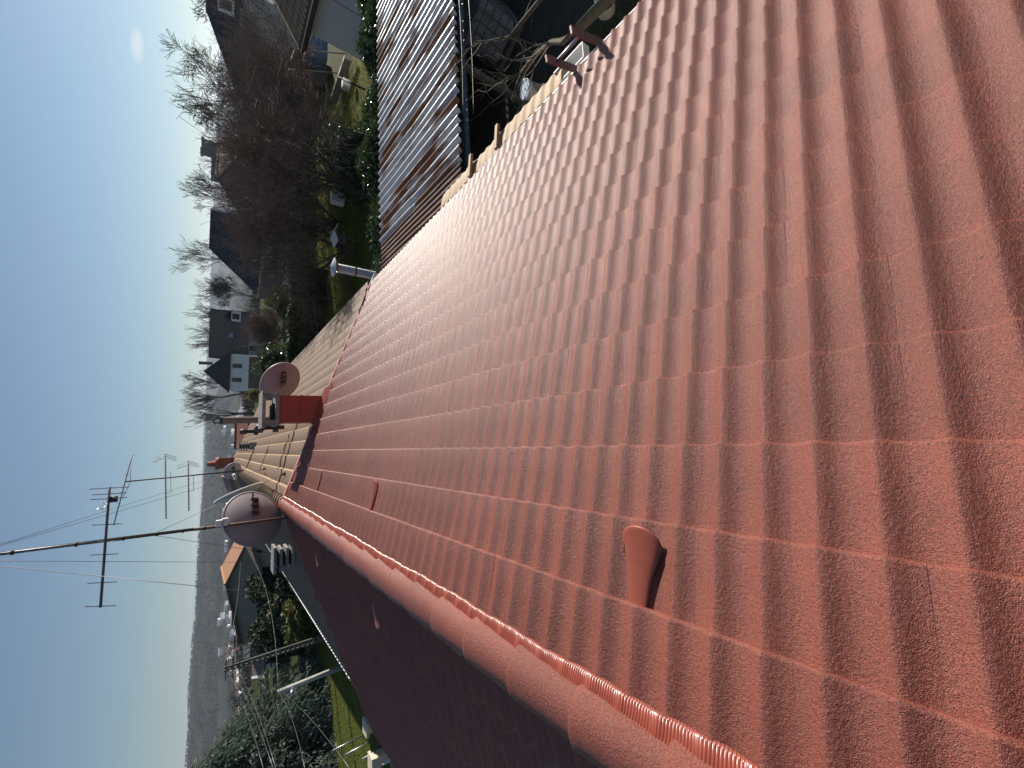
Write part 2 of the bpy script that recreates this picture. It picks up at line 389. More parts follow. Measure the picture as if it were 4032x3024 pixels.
# ------------------------------------------------------------------ neighbours' brown roofs further along the row
M_BROWN = mat('brown_roof_tiles', (0.165, 0.10, 0.058), (0.135, 0.082, 0.048), 6, rough=0.75, bump=0.5, bscale=90, bdist=0.004, c3=(0.15, 0.105, 0.075), scale3=1.2, lo3=0.55, hi3=0.75)
M_BROWNE = mat('sandy_tile_edge', (0.44, 0.32, 0.18), (0.36, 0.25, 0.14), 20, rough=0.85)
def brown_house(name, label, y0, y1, ridge_z, xr, xl, right_rows, seed):
    h = tag(empty(name, (RX, y0, 0)), label, 'house', 'brown roofed houses of the row')
    def ad(mb, nm, m, smooth=False, lab=None):
        o = mb.build(nm, m, h, smooth); o.location = -Vector(h.location)
        if lab: o['label'] = lab
        return o
    wl_ = MB(); wl_.box((xl+0.4, y0+0.12, -0.3), (xr-0.4, y1-0.1, ridge_z - (xr-RX)*TP)); ad(wl_, 'wall', M_WALL)
    for sign, ln in ((1, xr-RX), (-1, RX-xl)):
        vs = []; fs = []; rows = int(round(ln/CP/0.34)); g = ln/rows
        ny = int((y1-y0)/0.05); prof_y = [0.036*abs(math.sin(math.pi*i*0.05/0.2)) for i in range(ny+1)]
        slope = slope_plane(sign, 0, ln, y0, y1, -0.05, '', None, None, ridge=(RX, ridge_z)).build('roof_slope', M_DARK, h); slope.location = -Vector(h.location)
        single = sign > 0 and y0 < 12; ncol = 18 if single else 0
        if single:
            tv = []; nn = 8
            for i in range(nn+1):
                yy = .2*i/nn; pz = .036*abs(math.sin(math.pi*yy/.2))
                for d, dz in ((-.04, 0), (g-.012, .048), (g+.01, 0.0)): tv.append((d, yy, -d*TP + dz + pz - .01))
            tm = MB().add(tv, [(i*3+j, i*3+j+1, i*3+j+4, i*3+j+3) for i in range(nn) for j in range(2)]); tmi = [k % 2 for k in range(2*nn)]; tme = tm.mesh('tile'); tme.materials.append(M_BROWN); tme.materials.append(M_BROWNE); tme.polygons.foreach_set('material_index', tmi); tme.polygons.foreach_set('use_smooth', [True]*len(tme.polygons))
        ys0 = y0 + ncol*.2; ny = int((y1-ys0)/0.05); prof_y = [0.036*abs(math.sin(math.pi*i*0.05/0.2)) for i in range(ny+1)]
        for r in range(rows):          # one course of tiles after another
            for c in range(ncol):
                o = bpy.data.objects.new('tile', tme); COL.objects.link(o); o.parent = slope; o.location = (RX + r*g, y0 + c*.2, ridge_z - r*g*TP + random.uniform(-.003, .003)); o.rotation_euler = (0, random.uniform(-.006, .006), 0)
            cv = []; cf = []; d0 = r*g - 0.04; d1 = (r+1)*g
            for i in range(ny+1):
                y = ys0 + (y1-ys0)*i/ny; p = prof_y[i]; sg = 0.012*math.sin(y*0.7 + seed + r)*0.5
                for d, dz in ((d0, 0), (d1-.012, 0.048), (d1+0.01, 0.0)):
                    cv.append((RX + sign*d, y, ridge_z - d*TP + dz + p - 0.01 + sg))
            for i in range(ny):
                for j in range(2):
                    f = (i*3+j, i*3+j+1, i*3+j+4, i*3+j+3); cf.append(f if sign > 0 else f[::-1])
            mb = MB(); mb.add(cv, cf); mb.mi = [1 if (k % 2) else 0 for k in range(len(cf))]
            o = mb.build('tile_course', [M_BROWN, M_BROWNE], slope, True)
    for sign, ln in ((1, xr-RX), (-1, RX-xl)):
        mb = slope_plane(sign, 0.02, ln, y0-0.015, y0+0.05, 0.085 if y0 < 12 else 0.05, '', None, None, ridge=(RX, ridge_z), thick=0.09); ad(mb, 'verge', M_WHITE if sign > 0 else M_BROWN)
        mb = slope_plane(sign, 0.02, ln, y1-0.07, y1+0.02, 0.045, '', None, None, ridge=(RX, ridge_z), thick=0.09); ad(mb, 'verge', M_BROWN)
    yy = y0 + 0.05; rm = RIDGE2
    while yy < y1 - 0.2:
        o = bpy.data.objects.new('ridge_tile', rm); COL.objects.link(o); o.parent = h; o.location = Vector((RX, yy, ridge_z - 0.02)) - Vector(h.location); yy += 0.30
    gutter(xr+0.07, y0, y1, ridge_z - (xr-RX)*TP - 0.03, 0.07, M_SLATEG, h)
    gutter(xl-0.10, y0, y1, ridge_z - (RX-xl)*TP + 0.0, 0.085, M_WHITE, h)
    return h
M_SLATEG = mat('dark_gutter', (0.09, 0.10, 0.12), (0.12, 0.13, 0.15), 10, rough=0.4, metal=0.4)
M_RIDGE2 = mat('sandy_ridge_tiles', (0.38, 0.27, 0.18), (0.28, 0.19, 0.12), 10, rough=0.85)
RIDGE2 = ridge_mesh(0.32, 0.15, 0.115, 'ridge_tile'); RIDGE2.polygons.foreach_set('use_smooth', [True]*len(RIDGE2.polygons)); RIDGE2.materials.append(M_RIDGE2)
bh1 = brown_house('brown_roofed_house', 'brown tiled house joined to the far end of the red roof', 9.42, 21.4, 4.20, 4.25, -5.2, 14, 1)
bh2 = brown_house('brown_roofed_house', 'last brown tiled house of the row beyond the grey louvred chimney', 21.55, 34.0, 4.16, 4.3, -5.25, 14, 2)
def brown_vent(h, x, y, sign, rz):
    mb = MB(); n = 8; vs = []
    for d, hw, hh in ((0, .03, .01), (.28, .075, .075)):
        for k in range(n+1):
            a = math.pi*k/n; vs.append((d, hw*math.cos(a), hh*math.sin(a)))
    mb.add(vs, [(k, k+1, n+2+k, n+1+k) for k in range(n)] + [tuple(range(n+1, 2*n+2))])
    o = mb.build('vent_tile', M_RUSTY, h, True); o.location = Vector((x, y, rz - abs(x-RX)*TP + 0.03)) - Vector(h.location); o.rotation_euler = (0, PITCH, 0 if sign > 0 else math.pi)
brown_vent(bh1, 1.55, 11.9, 1, 4.13); brown_vent(bh1, 1.85, 10.0, 1, 4.13); brown_vent(bh1, -2.85, 11.5, -1, 4.13)

# ------------------------------------------------------------------ red chimney with slab on the party wall
ch = tag(empty('chimney', (0.78, 9.25, 3.4)), 'red metal clad chimney carrying a grey concrete slab on short legs', 'chimney')
def ad(root, mb, nm, m, smooth=False, lab=None, parent=None):
    o = mb.build(nm, m, parent or root, smooth); o.location = -Vector(root.location) if parent is None else (0, 0, 0)
    if parent is not None: pass
    if lab: o['label'] = lab
    return o
cx0, cx1, cy0, cy1 = 0.50, 1.05, 8.98, 9.50
mb = MB(); mb.box((cx0, cy0, 3.2), (cx1, cy1, 4.40)); ad(ch, mb, 'shaft', M_REDSHEET)
for z in (4.32, 3.98):
    mb = MB(); mb.box((cx0-0.012, cy0-0.012, z), (cx1+0.012, cy1+0.012, z+0.035)); ad(ch, mb, 'seam', M_REDSHEET)
mb = MB()
zf = lambda x: RZ - (x-RX)*TP
mb.hexa([(cx0-0.1, cy0-0.16, zf(cx0-0.1)+0.015), (cx1+0.28, cy0-0.16, zf(cx1+0.28)+0.015), (cx1+0.28, cy0-0.004, zf(cx1+0.28)+0.015), (cx0-0.1, cy0-0.004, zf(cx0-0.1)+0.015)],
        [(cx0-0.1, cy0-0.15, zf(cx0-0.1)+0.04), (cx1+0.28, cy0-0.15, zf(cx1+0.28)+0.04), (cx1+0.16, cy0-0.004, zf(cx1+0.16)+0.14), (cx0-0.04, cy0-0.004, zf(cx0)+0.14)])
ad(ch, mb, 'apron_flashing', M_REDSHEET)
mb = MB(); mb.box((cx0-0.05, cy0-0.05, 4.40), (cx1+0.05, cy1+0.05, 4.46)); ad(ch, mb, 'crown', M_CONC)
for px, py in ((cx0-0.03, cy0-0.03), (cx1-0.05, cy0-0.03), (cx0-0.03, cy1-0.05), (cx1-0.05, cy1-0.05)):
    mb = MB(); mb.box((px, py, 4.46), (px+0.08, py+0.08, 4.63)); ad(ch, mb, 'leg', M_CONC)
mb = MB(); mb.box((cx0-0.09, cy0-0.09, 4.63), (cx1+0.09, cy1+0.09, 4.69)); ad(ch, mb, 'slab', M_CONC)
mb = MB(); mb.box((cx0+0.08, cy0+0.06, 4.46), (cx1-0.16, cy1-0.06, 4.462+0.05)); ad(ch, mb, 'flue_mouth', M_DARK)

fp = tag(empty('flue_pipe', (0.755, 12.0, 4.428)), 'tall brown flue pipe with open square cowl behind the red chimney', 'flue pipe')
x0, y0_, z0 = fp.location
mb = MB(); mb.lathe([(0.085, -0.9), (0.085, 0.83)], 14, Matrix.Translation((0, 0, 0))); mb.build('pipe', mat('flue_brown', (0.16, 0.10, 0.09), (0.20, 0.13, 0.12), 6, rough=0.45, metal=0.3), fp, True)
mb = MB(); mb.lathe([(0.10, 0.80), (0.10, 0.86)], 14); mb.build('collar', M_BLACK, fp, True)
for a in range(4):
    mb = MB(); mb.box((-0.012, -0.012, 0.86), (0.012, 0.012, 0.96), Matrix.Translation((0.08*math.cos(a*1.571+.78), 0.08*math.sin(a*1.571+.78), 0))); mb.build('post', M_BLACK, fp)
mb = MB(); mb.lathe([(0.0, 1.0), (0.115, 0.96), (0.115, 0.95), (0, 0.95)], 14); mb.build('cowl', M_BLACK, fp)

gc = tag(empty('louvred_chimney', (0.16, 21.45, 3.6)), 'square grey chimney with stacked concrete louvres on the sunny brown slope', 'chimney')
mb = MB(); mb.box((-0.16, -0.16, -0.2), (0.16, 0.16, 0.42)); mb.build('shaft', mat('grey_render', (0.25, 0.26, 0.29), (0.2, 0.21, 0.23), 8, rough=0.9), gc)
for k in range(4):
    mb = MB(); mb.box((-0.2, -0.2, 0.47+k*0.1), (0.2, 0.2, 0.51+k*0.1)); mb.build('louvre', M_CONC, gc)
mb = MB(); mb.box((-0.1, -0.1, 0.4), (0.1, 0.1, 0.8)); mb.build('core', M_DARK, gc)
gc2 = tag(empty('louvred_chimney', (-2.62, 11.3, 3.5)), 'chimney with four weathered concrete louvres on the shaded brown slope left of the dish', 'chimney')
mb = MB(); mb.box((-0.25, -0.22, -0.3), (0.25, 0.22, 0.24)); mb.build('shaft', mat('grey_render_b', (0.25, 0.26, 0.30), (0.2, 0.21, 0.23), 8, rough=0.9), gc2)
mb = MB(); mb.box((0.24, -0.23, -0.2), (0.26, 0.23, 0.25)); mb.build('corner_trim', M_WHITE, gc2)
for k in range(4):
    o_ = 0.30 if k in (0, 3) else 0.25
    mb = MB(); mb.box((-o_, -0.26, 0.25+k*0.125), (o_, 0.26, 0.31+k*0.125)); mb.build('louvre', M_CONC, gc2)
mb = MB(); mb.box((-0.16, -0.15, 0.2), (0.16, 0.15, 0.66)); mb.build('core', M_DARK, gc2)
pt = tag(empty('chimney_pot', (-0.804, 33.5, 4.126)), 'red clay chimney pot at the far end of the brown ridge', 'chimney pot')
mb = MB(); mb.box((-0.35, -0.3, -0.6), (0.35, 0.3, 0.75)); mb.build('base', mat('clay', (0.28, 0.09, 0.055), (0.22, 0.07, 0.045), 9, rough=0.8), pt)
mb = MB(); mb.lathe([(0.42, 0.75), (0.42, 0.9), (0.2, 0.92), (0.17, 1.35), (0.13, 1.35), (0.13, 1.0)], 12); mb.build('pot', mat('clay_pot', (0.36, 0.12, 0.07), (0.3, 0.1, 0.06), 9, rough=0.8), pt, True)
# black vent hoods on the brown slope
for nm, loc, lab in (('roof_vent', (0.574, 12.6, 4.166), 'larger black roof vent hood next to the concrete slab'), ('roof_vent', (0.631, 16.5, 4.303), 'small black roof vent behind the larger one')):
    rv = tag(empty(nm, loc), lab, 'roof vent'); k = 1 if 'larger' in lab else 1.1
    mb = MB(); mb.lathe([(0.06*k, -0.35), (0.06*k, 0.12), (0.09*k, 0.13), (0.09*k, 0.3*k), (0.05*k, 0.33*k), (0, 0.33*k)], 12); mb.build('hood', M_BLACK, rv, True)
    mb = MB(); mb.box((-0.13, -0.1, -0.2), (0.13, 0.1, -0.08)); mb.build('collar', M_BLACK, rv)

# ------------------------------------------------------------------ satellite dishes and masts
def dish(name, label, ctr, aim, dia, m, aspect=1.08, arm=True, rim=None):
    root = tag(empty(name, ctr), label, 'satellite dish')
    M_ = frame((0, 0, 0), aim).to_3x3().to_4x4() @ Matrix.Rotation(math.pi/2, 4, 'Y')     # local z along aim
    r = dia/2; rows = []
    for i in range(9):
        t = i/8; rows.append((r*t, 0.28*r*t*t - 0.16*r))
    rows += [(r*1.02, 0.28*r - 0.16*r + 0.004), (r*1.02, 0.28*r - 0.16*r - 0.02), (r*0.985, 0.28*r-0.16*r - 0.025)]
    mb = MB(); mb.lathe([(max(a, 0.001), b) for a, b in rows[:9]], 40, M_ @ Matrix.Diagonal((1, aspect, 1, 1)))
    mb.lathe([(max(a, 0.001), b - 0.012) for a, b in rows[:9]], 40, M_ @ Matrix.Diagonal((1, aspect, 1, 1))); mb.build('reflector', m, root, True)
    mb = MB(); mb.lathe(rows[8:], 40, M_ @ Matrix.Diagonal((1, aspect, 1, 1))); mb.build('rim', rim or m, root, True)
    mb = MB(); mb.box((-0.05*dia, -0.34*dia, -0.20*r), (0.05*dia, 0.02*dia, -0.13*r), M_); br_ = mb.build('mount_bracket', M_RUSTY, root)
    for yy in (-.30, -.18, -.05):
        mb = MB(); mb.box((-0.10*dia, (yy-.02)*dia, -0.30*r), (0.03*dia, (yy+.02)*dia, -0.19*r), M_); mb.build('clamp', M_GREYM, br_)
    mb = MB(); mb.tube([M_ @ Vector((-.07*dia, -.42*dia, -.27*r)), M_ @ Vector((-.07*dia, .08*dia, -.27*r))], .012, 6); mb.build('threaded_rod', M_BLACK, br_)
    if arm:
        tip = M_ @ Vector((0, -0.55*r, 0.95*r)); mb = MB(); mb.tube([M_ @ Vector((0, -0.95*r, 0)), tip], 0.012, 6); mb.build('feed_arm', M_GREYM, root)
        mb = MB(); mb.tube([tip, tip + (M_.to_3x3() @ Vector((0, 0.06, -0.1)))], 0.03, 8); mb.build('feed_horn', M_WHITE, root)
    return root
dish('satellite_dish', 'mauve grey dish seen from behind beside the red chimney', (1.451, 9.95, 4.239), (0.55, 0.8, 0.42), 0.86, M_DISH)
dish('satellite_dish', 'large mauve grey dish on the tall mast at the ridge', (-1.245, 8.95, 4.764), (-0.55, 0.78, 0.30), 0.98, M_DISH, aspect=1.12)
dish('satellite_dish', 'pale dish seen edge on behind the large ridge dish', (-0.964, 10.6, 4.894), (0.93, 0.22, 0.33), 0.92, M_DISH2, rim=M_WHITE)
dish('satellite_dish', 'small pale dish at the foot of the thin far mast', (-0.921, 22.0, 4.552), (0.35, 0.85, 0.4), 0.72, M_DISH2)

def yagi(root, name, p0, p1, up, elems, r=0.008, m=None):
    b = MB(); b.tube([p0, p1], r*1.6, 6); o = b.build(name, m or M_GREYM, root, True); o.location = -Vector(root.location)
    ax = (Vector(p1) - Vector(p0)); L_ = ax.length; ax.normalize(); sd_ = ax.cross(Vector(up)).normalized()
    for t, hl, tilt in elems:
        c = Vector(p0) + ax*L_*t; v = (sd_*math.cos(tilt) + Vector(up)*math.sin(tilt))
        e = MB(); e.tube([c - v*hl, c + v*hl], r*0.7, 5); e.build('rod', m or M_GREYM, o)
    return o
mr = empty('antenna_mast', (-1.324, 8.72, 4.147)); tag(mr, 'tall grey mast rising from the red ridge with a long antenna boom', 'antenna mast')
b0 = Vector(mr.location); t0 = Vector((-1.22, 8.72, 7.682)); top = b0 + (t0-b0)*1.28
mid = b0 + (t0-b0)*0.42
def adm(mb, nm, m, smooth=True, root=mr):
    o = mb.build(nm, m, root, smooth); o.location = -Vector(root.location); return o
mb = MB(); mb.tube([b0 - Vector((0, 0, 0.15)), mid], 0.024, 10); adm(mb, 'lower_tube', M_RUSTY)
mb = MB(); mb.tube([mid, top], 0.021, 10); adm(mb, 'upper_tube', M_GREYM)
mb = MB(); dz = (top-b0).normalized(); mb.tube([mid+Vector((.026, -.012, 0)), top+Vector((.026, -.012, 0))], 0.005, 5); adm(mb, 'cable', M_BLACK)
for t in (.30, .38, .46, .55, .66, .80, .97, 1.08):
    c = b0 + (t0-b0)*t; mb = MB(); mb.tube([c-dz*0.012, c+dz*0.012], 0.034, 8); adm(mb, 'clamp', M_BLACK)
a0 = Vector((-0.444, 8.62, 6.661)); a1 = Vector((-2.178, 8.62, 6.661))
yo = yagi(mr, 'antenna_boom', a0, a1, (0, 0, 1), [(0.01, .30, .9), (.06, .26, .9), (.10, .28, .9), (.32, .24, .85), (.46, .22, .9), (.57, .22, .85), (.80, .22, .9), (.99, .24, .85)], 0.010, M_GREYM)
mb = MB(); c = a0 + (a1-a0)*.11; mb.tube([c + Vector((0, -.02, -.10)), c + Vector((0, -.02, -.01))], 0.045, 10); mb.build('junction_box', M_BLACK, yo, True)
# folded dipole loop at the near end
mb = MB(); c = a0 + (a1-a0)*.16; s_ = Vector((0.1, 1, 0)).normalized()
lp = [c + Vector((0, 0, .02)) - s_*.24, c + Vector((0, 0, .02)) + s_*.24, c + Vector((-.02, 0, .05)) + s_*.27, c + Vector((0, 0, .09)) + s_*.24, c + Vector((0, 0, .09)) - s_*.24, c + Vector((.02, 0, .05)) - s_*.27, c + Vector((0, 0, .02)) - s_*.24]
mb.tube(lp, 0.007, 5); mb.build('dipole_loop', M_ZINC, yo, True)
mb = MB(); bx = Vector((-1.238, 8.7, 5.288)); mb.box((-.055, -.05, -.05), (.055, .05, .05), Matrix.Translation(bx)); adm(mb, 'amplifier_box', M_WHITE, False)
mb = MB(); bx = Vector((-1.225, 8.7, 5.21)); mb.box((-.06, -.05, -.04), (.06, .05, .04), Matrix.Translation(bx)); adm(mb, 'amplifier_box', M_WHITE, False)

m2 = empty('antenna_mast', (-0.92, 21.8, 4.289)); tag(m2, 'thin black mast on the brown ridge with two toothed antennas and a silver boom', 'antenna mast')
B2 = Vector(m2.location); T2 = Vector((-0.974, 21.8, 8.031))
mb = MB(); mb.tube([B2 - Vector((0, 0, .3)), T2], 0.028, 8); adm(mb, 'tube', M_BLACK, True, m2)
for (pa, pb, ne, hl) in (((0.012, 21.7, 6.866), (-2.583, 21.7, 6.726), 18, .07), ((-0.331, 21.7, 6.121), (-2.377, 21.7, 6.021), 16, .07)):
    y_ = yagi(m2, 'toothed_antenna', pa, pb, (0, 0, 1), [(i/ne, hl*.75, 1.2) for i in range(2, ne+1)], 0.013, M_ZINC)
    pa = Vector(pa)
    for k in range(3):
        for sgn in (1, -1):
            e = MB(); q = pa + Vector((-.07*k, 0, 0)); e.tube([q, q + Vector((-.16, 0, sgn*.36))], 0.012, 5); e.build('reflector_rod', M_ZINC, y_)
    br = MB(); pb = Vector(pb); e0 = pa + (pb-pa)*.3; e1 = pa + (pb-pa)*.62; br.tube([e0, e0 + Vector((0, 0, -.16)), e1 + Vector((0, 0, -.16)), e1], 0.009, 5); br.build('bracket', M_GREYM, y_, True)
yagi(m2, 'silver_boom', (0.107, 21.7, 7.846), (-2.581, 21.7, 8.234), (0, 0, 1), [(t, .09, 1.1) for t in (.02, .15, .3, .55, .7, .85, .98)], 0.012, M_ZINC)
br = MB(); br.tube([(-0.385, 21.7, 7.871), (-0.99, 21.75, 7.861), (-1.644, 21.7, 8.048)], 0.010, 5); adm(br, 'boom_brace', M_ZINC, True, m2)

# guy wires
def wire(name, label, pts, r=0.004, m=None, group='guy wires of the masts', sag=0.0, cat='wire', buckle=None):
    P_ = [Vector(p) for p in pts]
    if sag and len(P_) == 2:
        a, b = P_; P_ = [a + (b-a)*t + Vector((0, 0, -4*sag*t*(1-t))) for t in [i/10 for i in range(11)]]
    mb = MB(); mb.tube(P_, r, 5); o = mb.build(name, m or M_GREYM, None, True)
    tag(o, label, cat, group)
    if buckle:
        c = P_[-1] + (P_[0]-P_[-1])*buckle; d = (P_[0]-P_[-1]).normalized(); k = MB(); k.tube([c-d*.09, c-d*.06, c+d*.06, c+d*.09], [.012, .03, .03, .012], 7); k.build('turnbuckle', M_BLACK, o)
    return o
tp = b0 + (t0-b0)*1.12; md = b0 + (t0-b0)*.57
wire('guy_wire', 'upper guy wire of the tall mast running to the brown slope, higher of the two', [tp, (-0.581, 19.5, 3.828)], buckle=.04)
wire('guy_wire', 'upper guy wire of the tall mast running to the brown slope, lower of the two', [tp, (-0.576, 14.5, 3.914)], buckle=.05)
wire('guy_wire', 'guy wire dropping from the mast top to the left past the grey house gable', [tp, (-3.343, 14.0, 3.837)])
wire('guy_wire', 'leftmost guy wire slanting from the mast top over the grey gabled house', [tp, (-2.216, 6.2, 3.872)])
wire('guy_wire', 'short guy wire from the mast collar to the brown slope with a black turnbuckle', [md, (-0.552, 10.6, 3.96)], buckle=.06)
wire('guy_wire', 'short guy wire from the mast collar down the shaded slope with a black turnbuckle', [md, (-2.426, 10.6, 4.028)], buckle=.25)

# ------------------------------------------------------------------ vegetation helpers
M_BARK = mat('bark', (0.055, 0.043, 0.034), (0.085, 0.068, 0.05), 12, rough=0.95, bump=0.5, bscale=50)
M_TWIG = mat('brown_twigs', (0.22, 0.155, 0.125), (0.15, 0.105, 0.088), 3, rough=0.95)
M_TWIGFAR = mat('far_twigs', (0.06, 0.052, 0.045), (0.08, 0.07, 0.06), 3, rough=0.95)
def grow(mb, twig, p, d, L_, r, depth, rnd, spread=0.7, up=0.15, kids=(3, 5), wig=0.25, min_r=0.004, split=1):
    pts = [p.copy()]; n = 4 if depth > 1 else 3; dirs = []
    q = p.copy(); dd = d.copy()
    for i in range(n):
        dd = (dd + Vector((rnd.uniform(-1, 1), rnd.uniform(-1, 1), rnd.uniform(-1, 1)))*wig*0.6 + Vector((0, 0, up*0.25))).normalized()
        q = q + dd*(L_/n); pts.append(q.copy()); dirs.append(dd.copy())
    rr = [max(min_r, r*(1 - 0.62*i/n)) for i in range(n+1)]
    (mb if depth >= split else twig).tube(pts, rr, 6 if depth >= 3 else (4 if depth >= 2 else 3), False)
    if depth <= 0: return
    k = rnd.randint(*kids)
    for j in range(k):
        t = rnd.uniform(0.35, 1.0) if j else 1.0
        i = min(n-1, int(t*n)); base = pts[i] + (pts[i+1]-pts[i])*(t*n-i)
        ax = dirs[i].orthogonal().normalized(); ax.rotate(Matrix.Rotation(rnd.uniform(0, 6.283), 3, dirs[i]))
        nd = (dirs[i] + ax*rnd.uniform(0.4, 1.0)*spread*1.3 + Vector((0, 0, up))).normalized()
        grow(mb, twig, base, nd, L_*rnd.uniform(0.55, 0.82), max(min_r, r*(1-0.6*t)*rnd.uniform(0.55, 0.75)), depth-1, rnd, spread, up, kids, wig, min_r, split)
def bare_tree(label, base, height, seed, depth=4, spread=0.7, trunk_frac=0.3, r=None, kids=(3, 5), up=0.15, lean=(0, 0), min_r=0.006, twigm=None, name='bare_tree', group='bare winter trees', wig=0.25, stems=1, cat='tree'):
    rnd = random.Random(seed); root = tag(empty(name, base), label, cat, group)
    mb, tw = MB(), MB(); r = r or height*0.022
    for s_ in range(stems):
        d = Vector((lean[0] + (rnd.uniform(-.5, .5) if stems > 1 else 0), lean[1] + (rnd.uniform(-.5, .5) if stems > 1 else 0), 1)).normalized()
        p = Vector((0, 0, -0.2)); top_ = p + d*(height*trunk_frac)
        mb.tube([p, p*0.5 + top_*0.5 + Vector((rnd.uniform(-.05, .05), 0, 0)), top_], [r*1.25, r, r*0.85], 8, False)
        for j in range(rnd.randint(kids[0]+1, kids[1]+1)):
            a = rnd.uniform(0, 6.283); nd = (d*0.9 + Vector((math.cos(a), math.sin(a), 0))*rnd.uniform(.3, 1.1)*spread + Vector((0, 0, up))).normalized()
            grow(mb, tw, p + (top_-p)*rnd.uniform(.75, 1.0), nd, height*(1-trunk_frac)*rnd.uniform(.42, .55), r*rnd.uniform(.45, .65), depth-1, rnd, spread, up, kids, wig, min_r)
    mb.build('trunk', M_BARK, root, True); tw.build('crown', twigm or M_TWIG, root)
    return root
def leaves(mb, n, sampler, size, rnd, asp=1.7, outward=None):
    for _ in range(n):
        p = sampler(rnd); s_ = size*rnd.uniform(.6, 1.3)
        a = Vector((rnd.gauss(0, 1), rnd.gauss(0, 1), rnd.gauss(0, 1))).normalized(); b = a.orthogonal().normalized(); b.rotate(Matrix.Rotation(rnd.uniform(0, 6.28), 3, a))
        c = a.cross(b)
        mb.add([tuple(p - b*s_*asp*.5), tuple(p + c*s_*.5), tuple(p + b*s_*asp*.5), tuple(p - c*s_*.5 + a*s_*.12)], [(0, 1, 2), (0, 2, 3)])
M_LAUREL = mat('laurel_leaf', (0.035, 0.065, 0.018), (0.06, 0.09, 0.025), 3, rough=0.22, spec=0.7, trans=0.2)
M_HEDGE = mat('hedge_leaf', (0.028, 0.05, 0.016), (0.045, 0.07, 0.022), 2, rough=0.6, trans=0.2)
M_CEDAR = mat('cedar_needles', (0.14, 0.185, 0.145), (0.19, 0.235, 0.185), 1.2, rough=0.65, trans=0.3)
M_CONIF = mat('dark_conifer', (0.022, 0.04, 0.018), (0.04, 0.055, 0.02), 1.5, rough=0.7, trans=0.1)
M_YELLOW = mat('yellow_shrub', (0.10, 0.12, 0.03), (0.14, 0.14, 0.04), 2, rough=0.7, trans=0.2)
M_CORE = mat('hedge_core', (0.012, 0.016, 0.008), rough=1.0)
M_GRASS = mat('grass_blades', (0.115, 0.13, 0.025), (0.16, 0.17, 0.04), 1.0, rough=0.9, spec=0.05, trans=0.35, coords='World')

def hedge(name, label, p0, p1, width, h, n, size, m, seed, group=None, cat='hedge', wob=0.15):
    p0, p1 = Vector(p0), Vector(p1); L_ = (p1-p0).length; root = tag(empty(name, p0), label, cat, group); rnd = random.Random(seed)
    F = frame((0, 0, 0), p1-p0)
    ph = [rnd.uniform(0, 6) for _ in range(4)]
    hh = lambda x: h*(1 + wob*.5*math.sin(x*1.3+ph[0]) + wob*.4*math.sin(x*3.1+ph[1]))
    def samp(r):
        x = r.uniform(0, L_); t = r.random(); H = hh(x)
        if t < .45: y, z = r.uniform(-.5, .5)*width, H*r.uniform(.92, 1.05)
        elif t < .75: y, z = -width*.5*r.uniform(.85, 1.1), r.uniform(0.02, 1)*H
        else: y, z = width*.5*r.uniform(.85, 1.1), r.uniform(0.02, 1)*H
        return F @ Vector((x, y, z))
    c = MB(); seg = max(2, int(L_/0.6)); vs = []; fs = []
    for i in range(seg+1):
        x = L_*i/seg; H = hh(x)*.93
        for y, z in ((-width*.42, -.2), (-width*.44, H*.9), (-width*.3, H), (width*.3, H), (width*.44, H*.9), (width*.42, -.2)): vs.append(tuple(F @ Vector((x, y, z))))
    for i in range(seg):
        for j in range(5): fs.append((i*6+j, i*6+j+1, i*6+j+7, i*6+j+6))
    fs += [tuple(range(6)), tuple(range(seg*6, seg*6+6))]
    c.add(vs, fs); c.build('branches', M_CORE, root)
    mb = MB(); leaves(mb, n, samp, size, rnd); mb.build('foliage', m, root); return root
def blob_shrub(name, label, base, rad, h, n, size, m, seed, group=None, cat='shrub', shape=1.0):
    root = tag(empty(name, base), label, cat, group); rnd = random.Random(seed); mb = MB()
    def samp(r):
        v = Vector((r.gauss(0, 1), r.gauss(0, 1), abs(r.gauss(0, 1)))).normalized(); k = r.uniform(.75, 1.05)*(1 + .16*math.sin(v.x*7+seed)+.12*math.sin(v.y*9+v.z*5))
        return Vector((v.x*rad*k, v.y*rad*k, v.z**shape*h*k))
    leaves(mb, n, samp, size, rnd); mb.build('foliage', m, root)
    c = MB(); c.lathe([(rad*.55, -.2), (rad*.8, h*.25), (rad*.72, h*.55), (rad*.4, h*.8), (0.01, h*.9)], 12); c.build('branches', M_CORE, root, True); return root

# ------------------------------------------------------------------ lawns
def grass_patch(name, label, poly, n, seed, h=0.10, m=None):
    rnd = random.Random(seed); mb = MB()
    xs = [p[0] for p in poly]; ys = [p[1] for p in poly]
    def inside(x, y):
        c = False; j = len(poly)-1
        for i in range(len(poly)):
            if (poly[i][1] > y) != (poly[j][1] > y) and x < (poly[j][0]-poly[i][0])*(y-poly[i][1])/(poly[j][1]-poly[i][1])+poly[i][0]: c = not c
            j = i
        return c
    k = 0
    while k < n:
        x, y = rnd.uniform(min(xs), max(xs)), rnd.uniform(min(ys), max(ys))
        if not inside(x, y): continue
        z = gz(math.hypot(x, y)); a = rnd.uniform(0, 6.28); w_ = rnd.uniform(.01, .022)*(1 + h*3); hh = h*rnd.uniform(.5, 1.4); dx, dy = math.cos(a)*w_, math.sin(a)*w_
        lx, ly = rnd.uniform(-.6, .6)*hh, rnd.uniform(-.6, .6)*hh
        mb.add([(x-dx, y-dy, z-.01), (x+dx, y+dy, z-.01), (x+lx, y+ly, z+hh)], [(0, 1, 2)]); k += 1
    o = mb.build(name, m or M_GRASS); tag(o, label, 'grass', kind='stuff'); return o
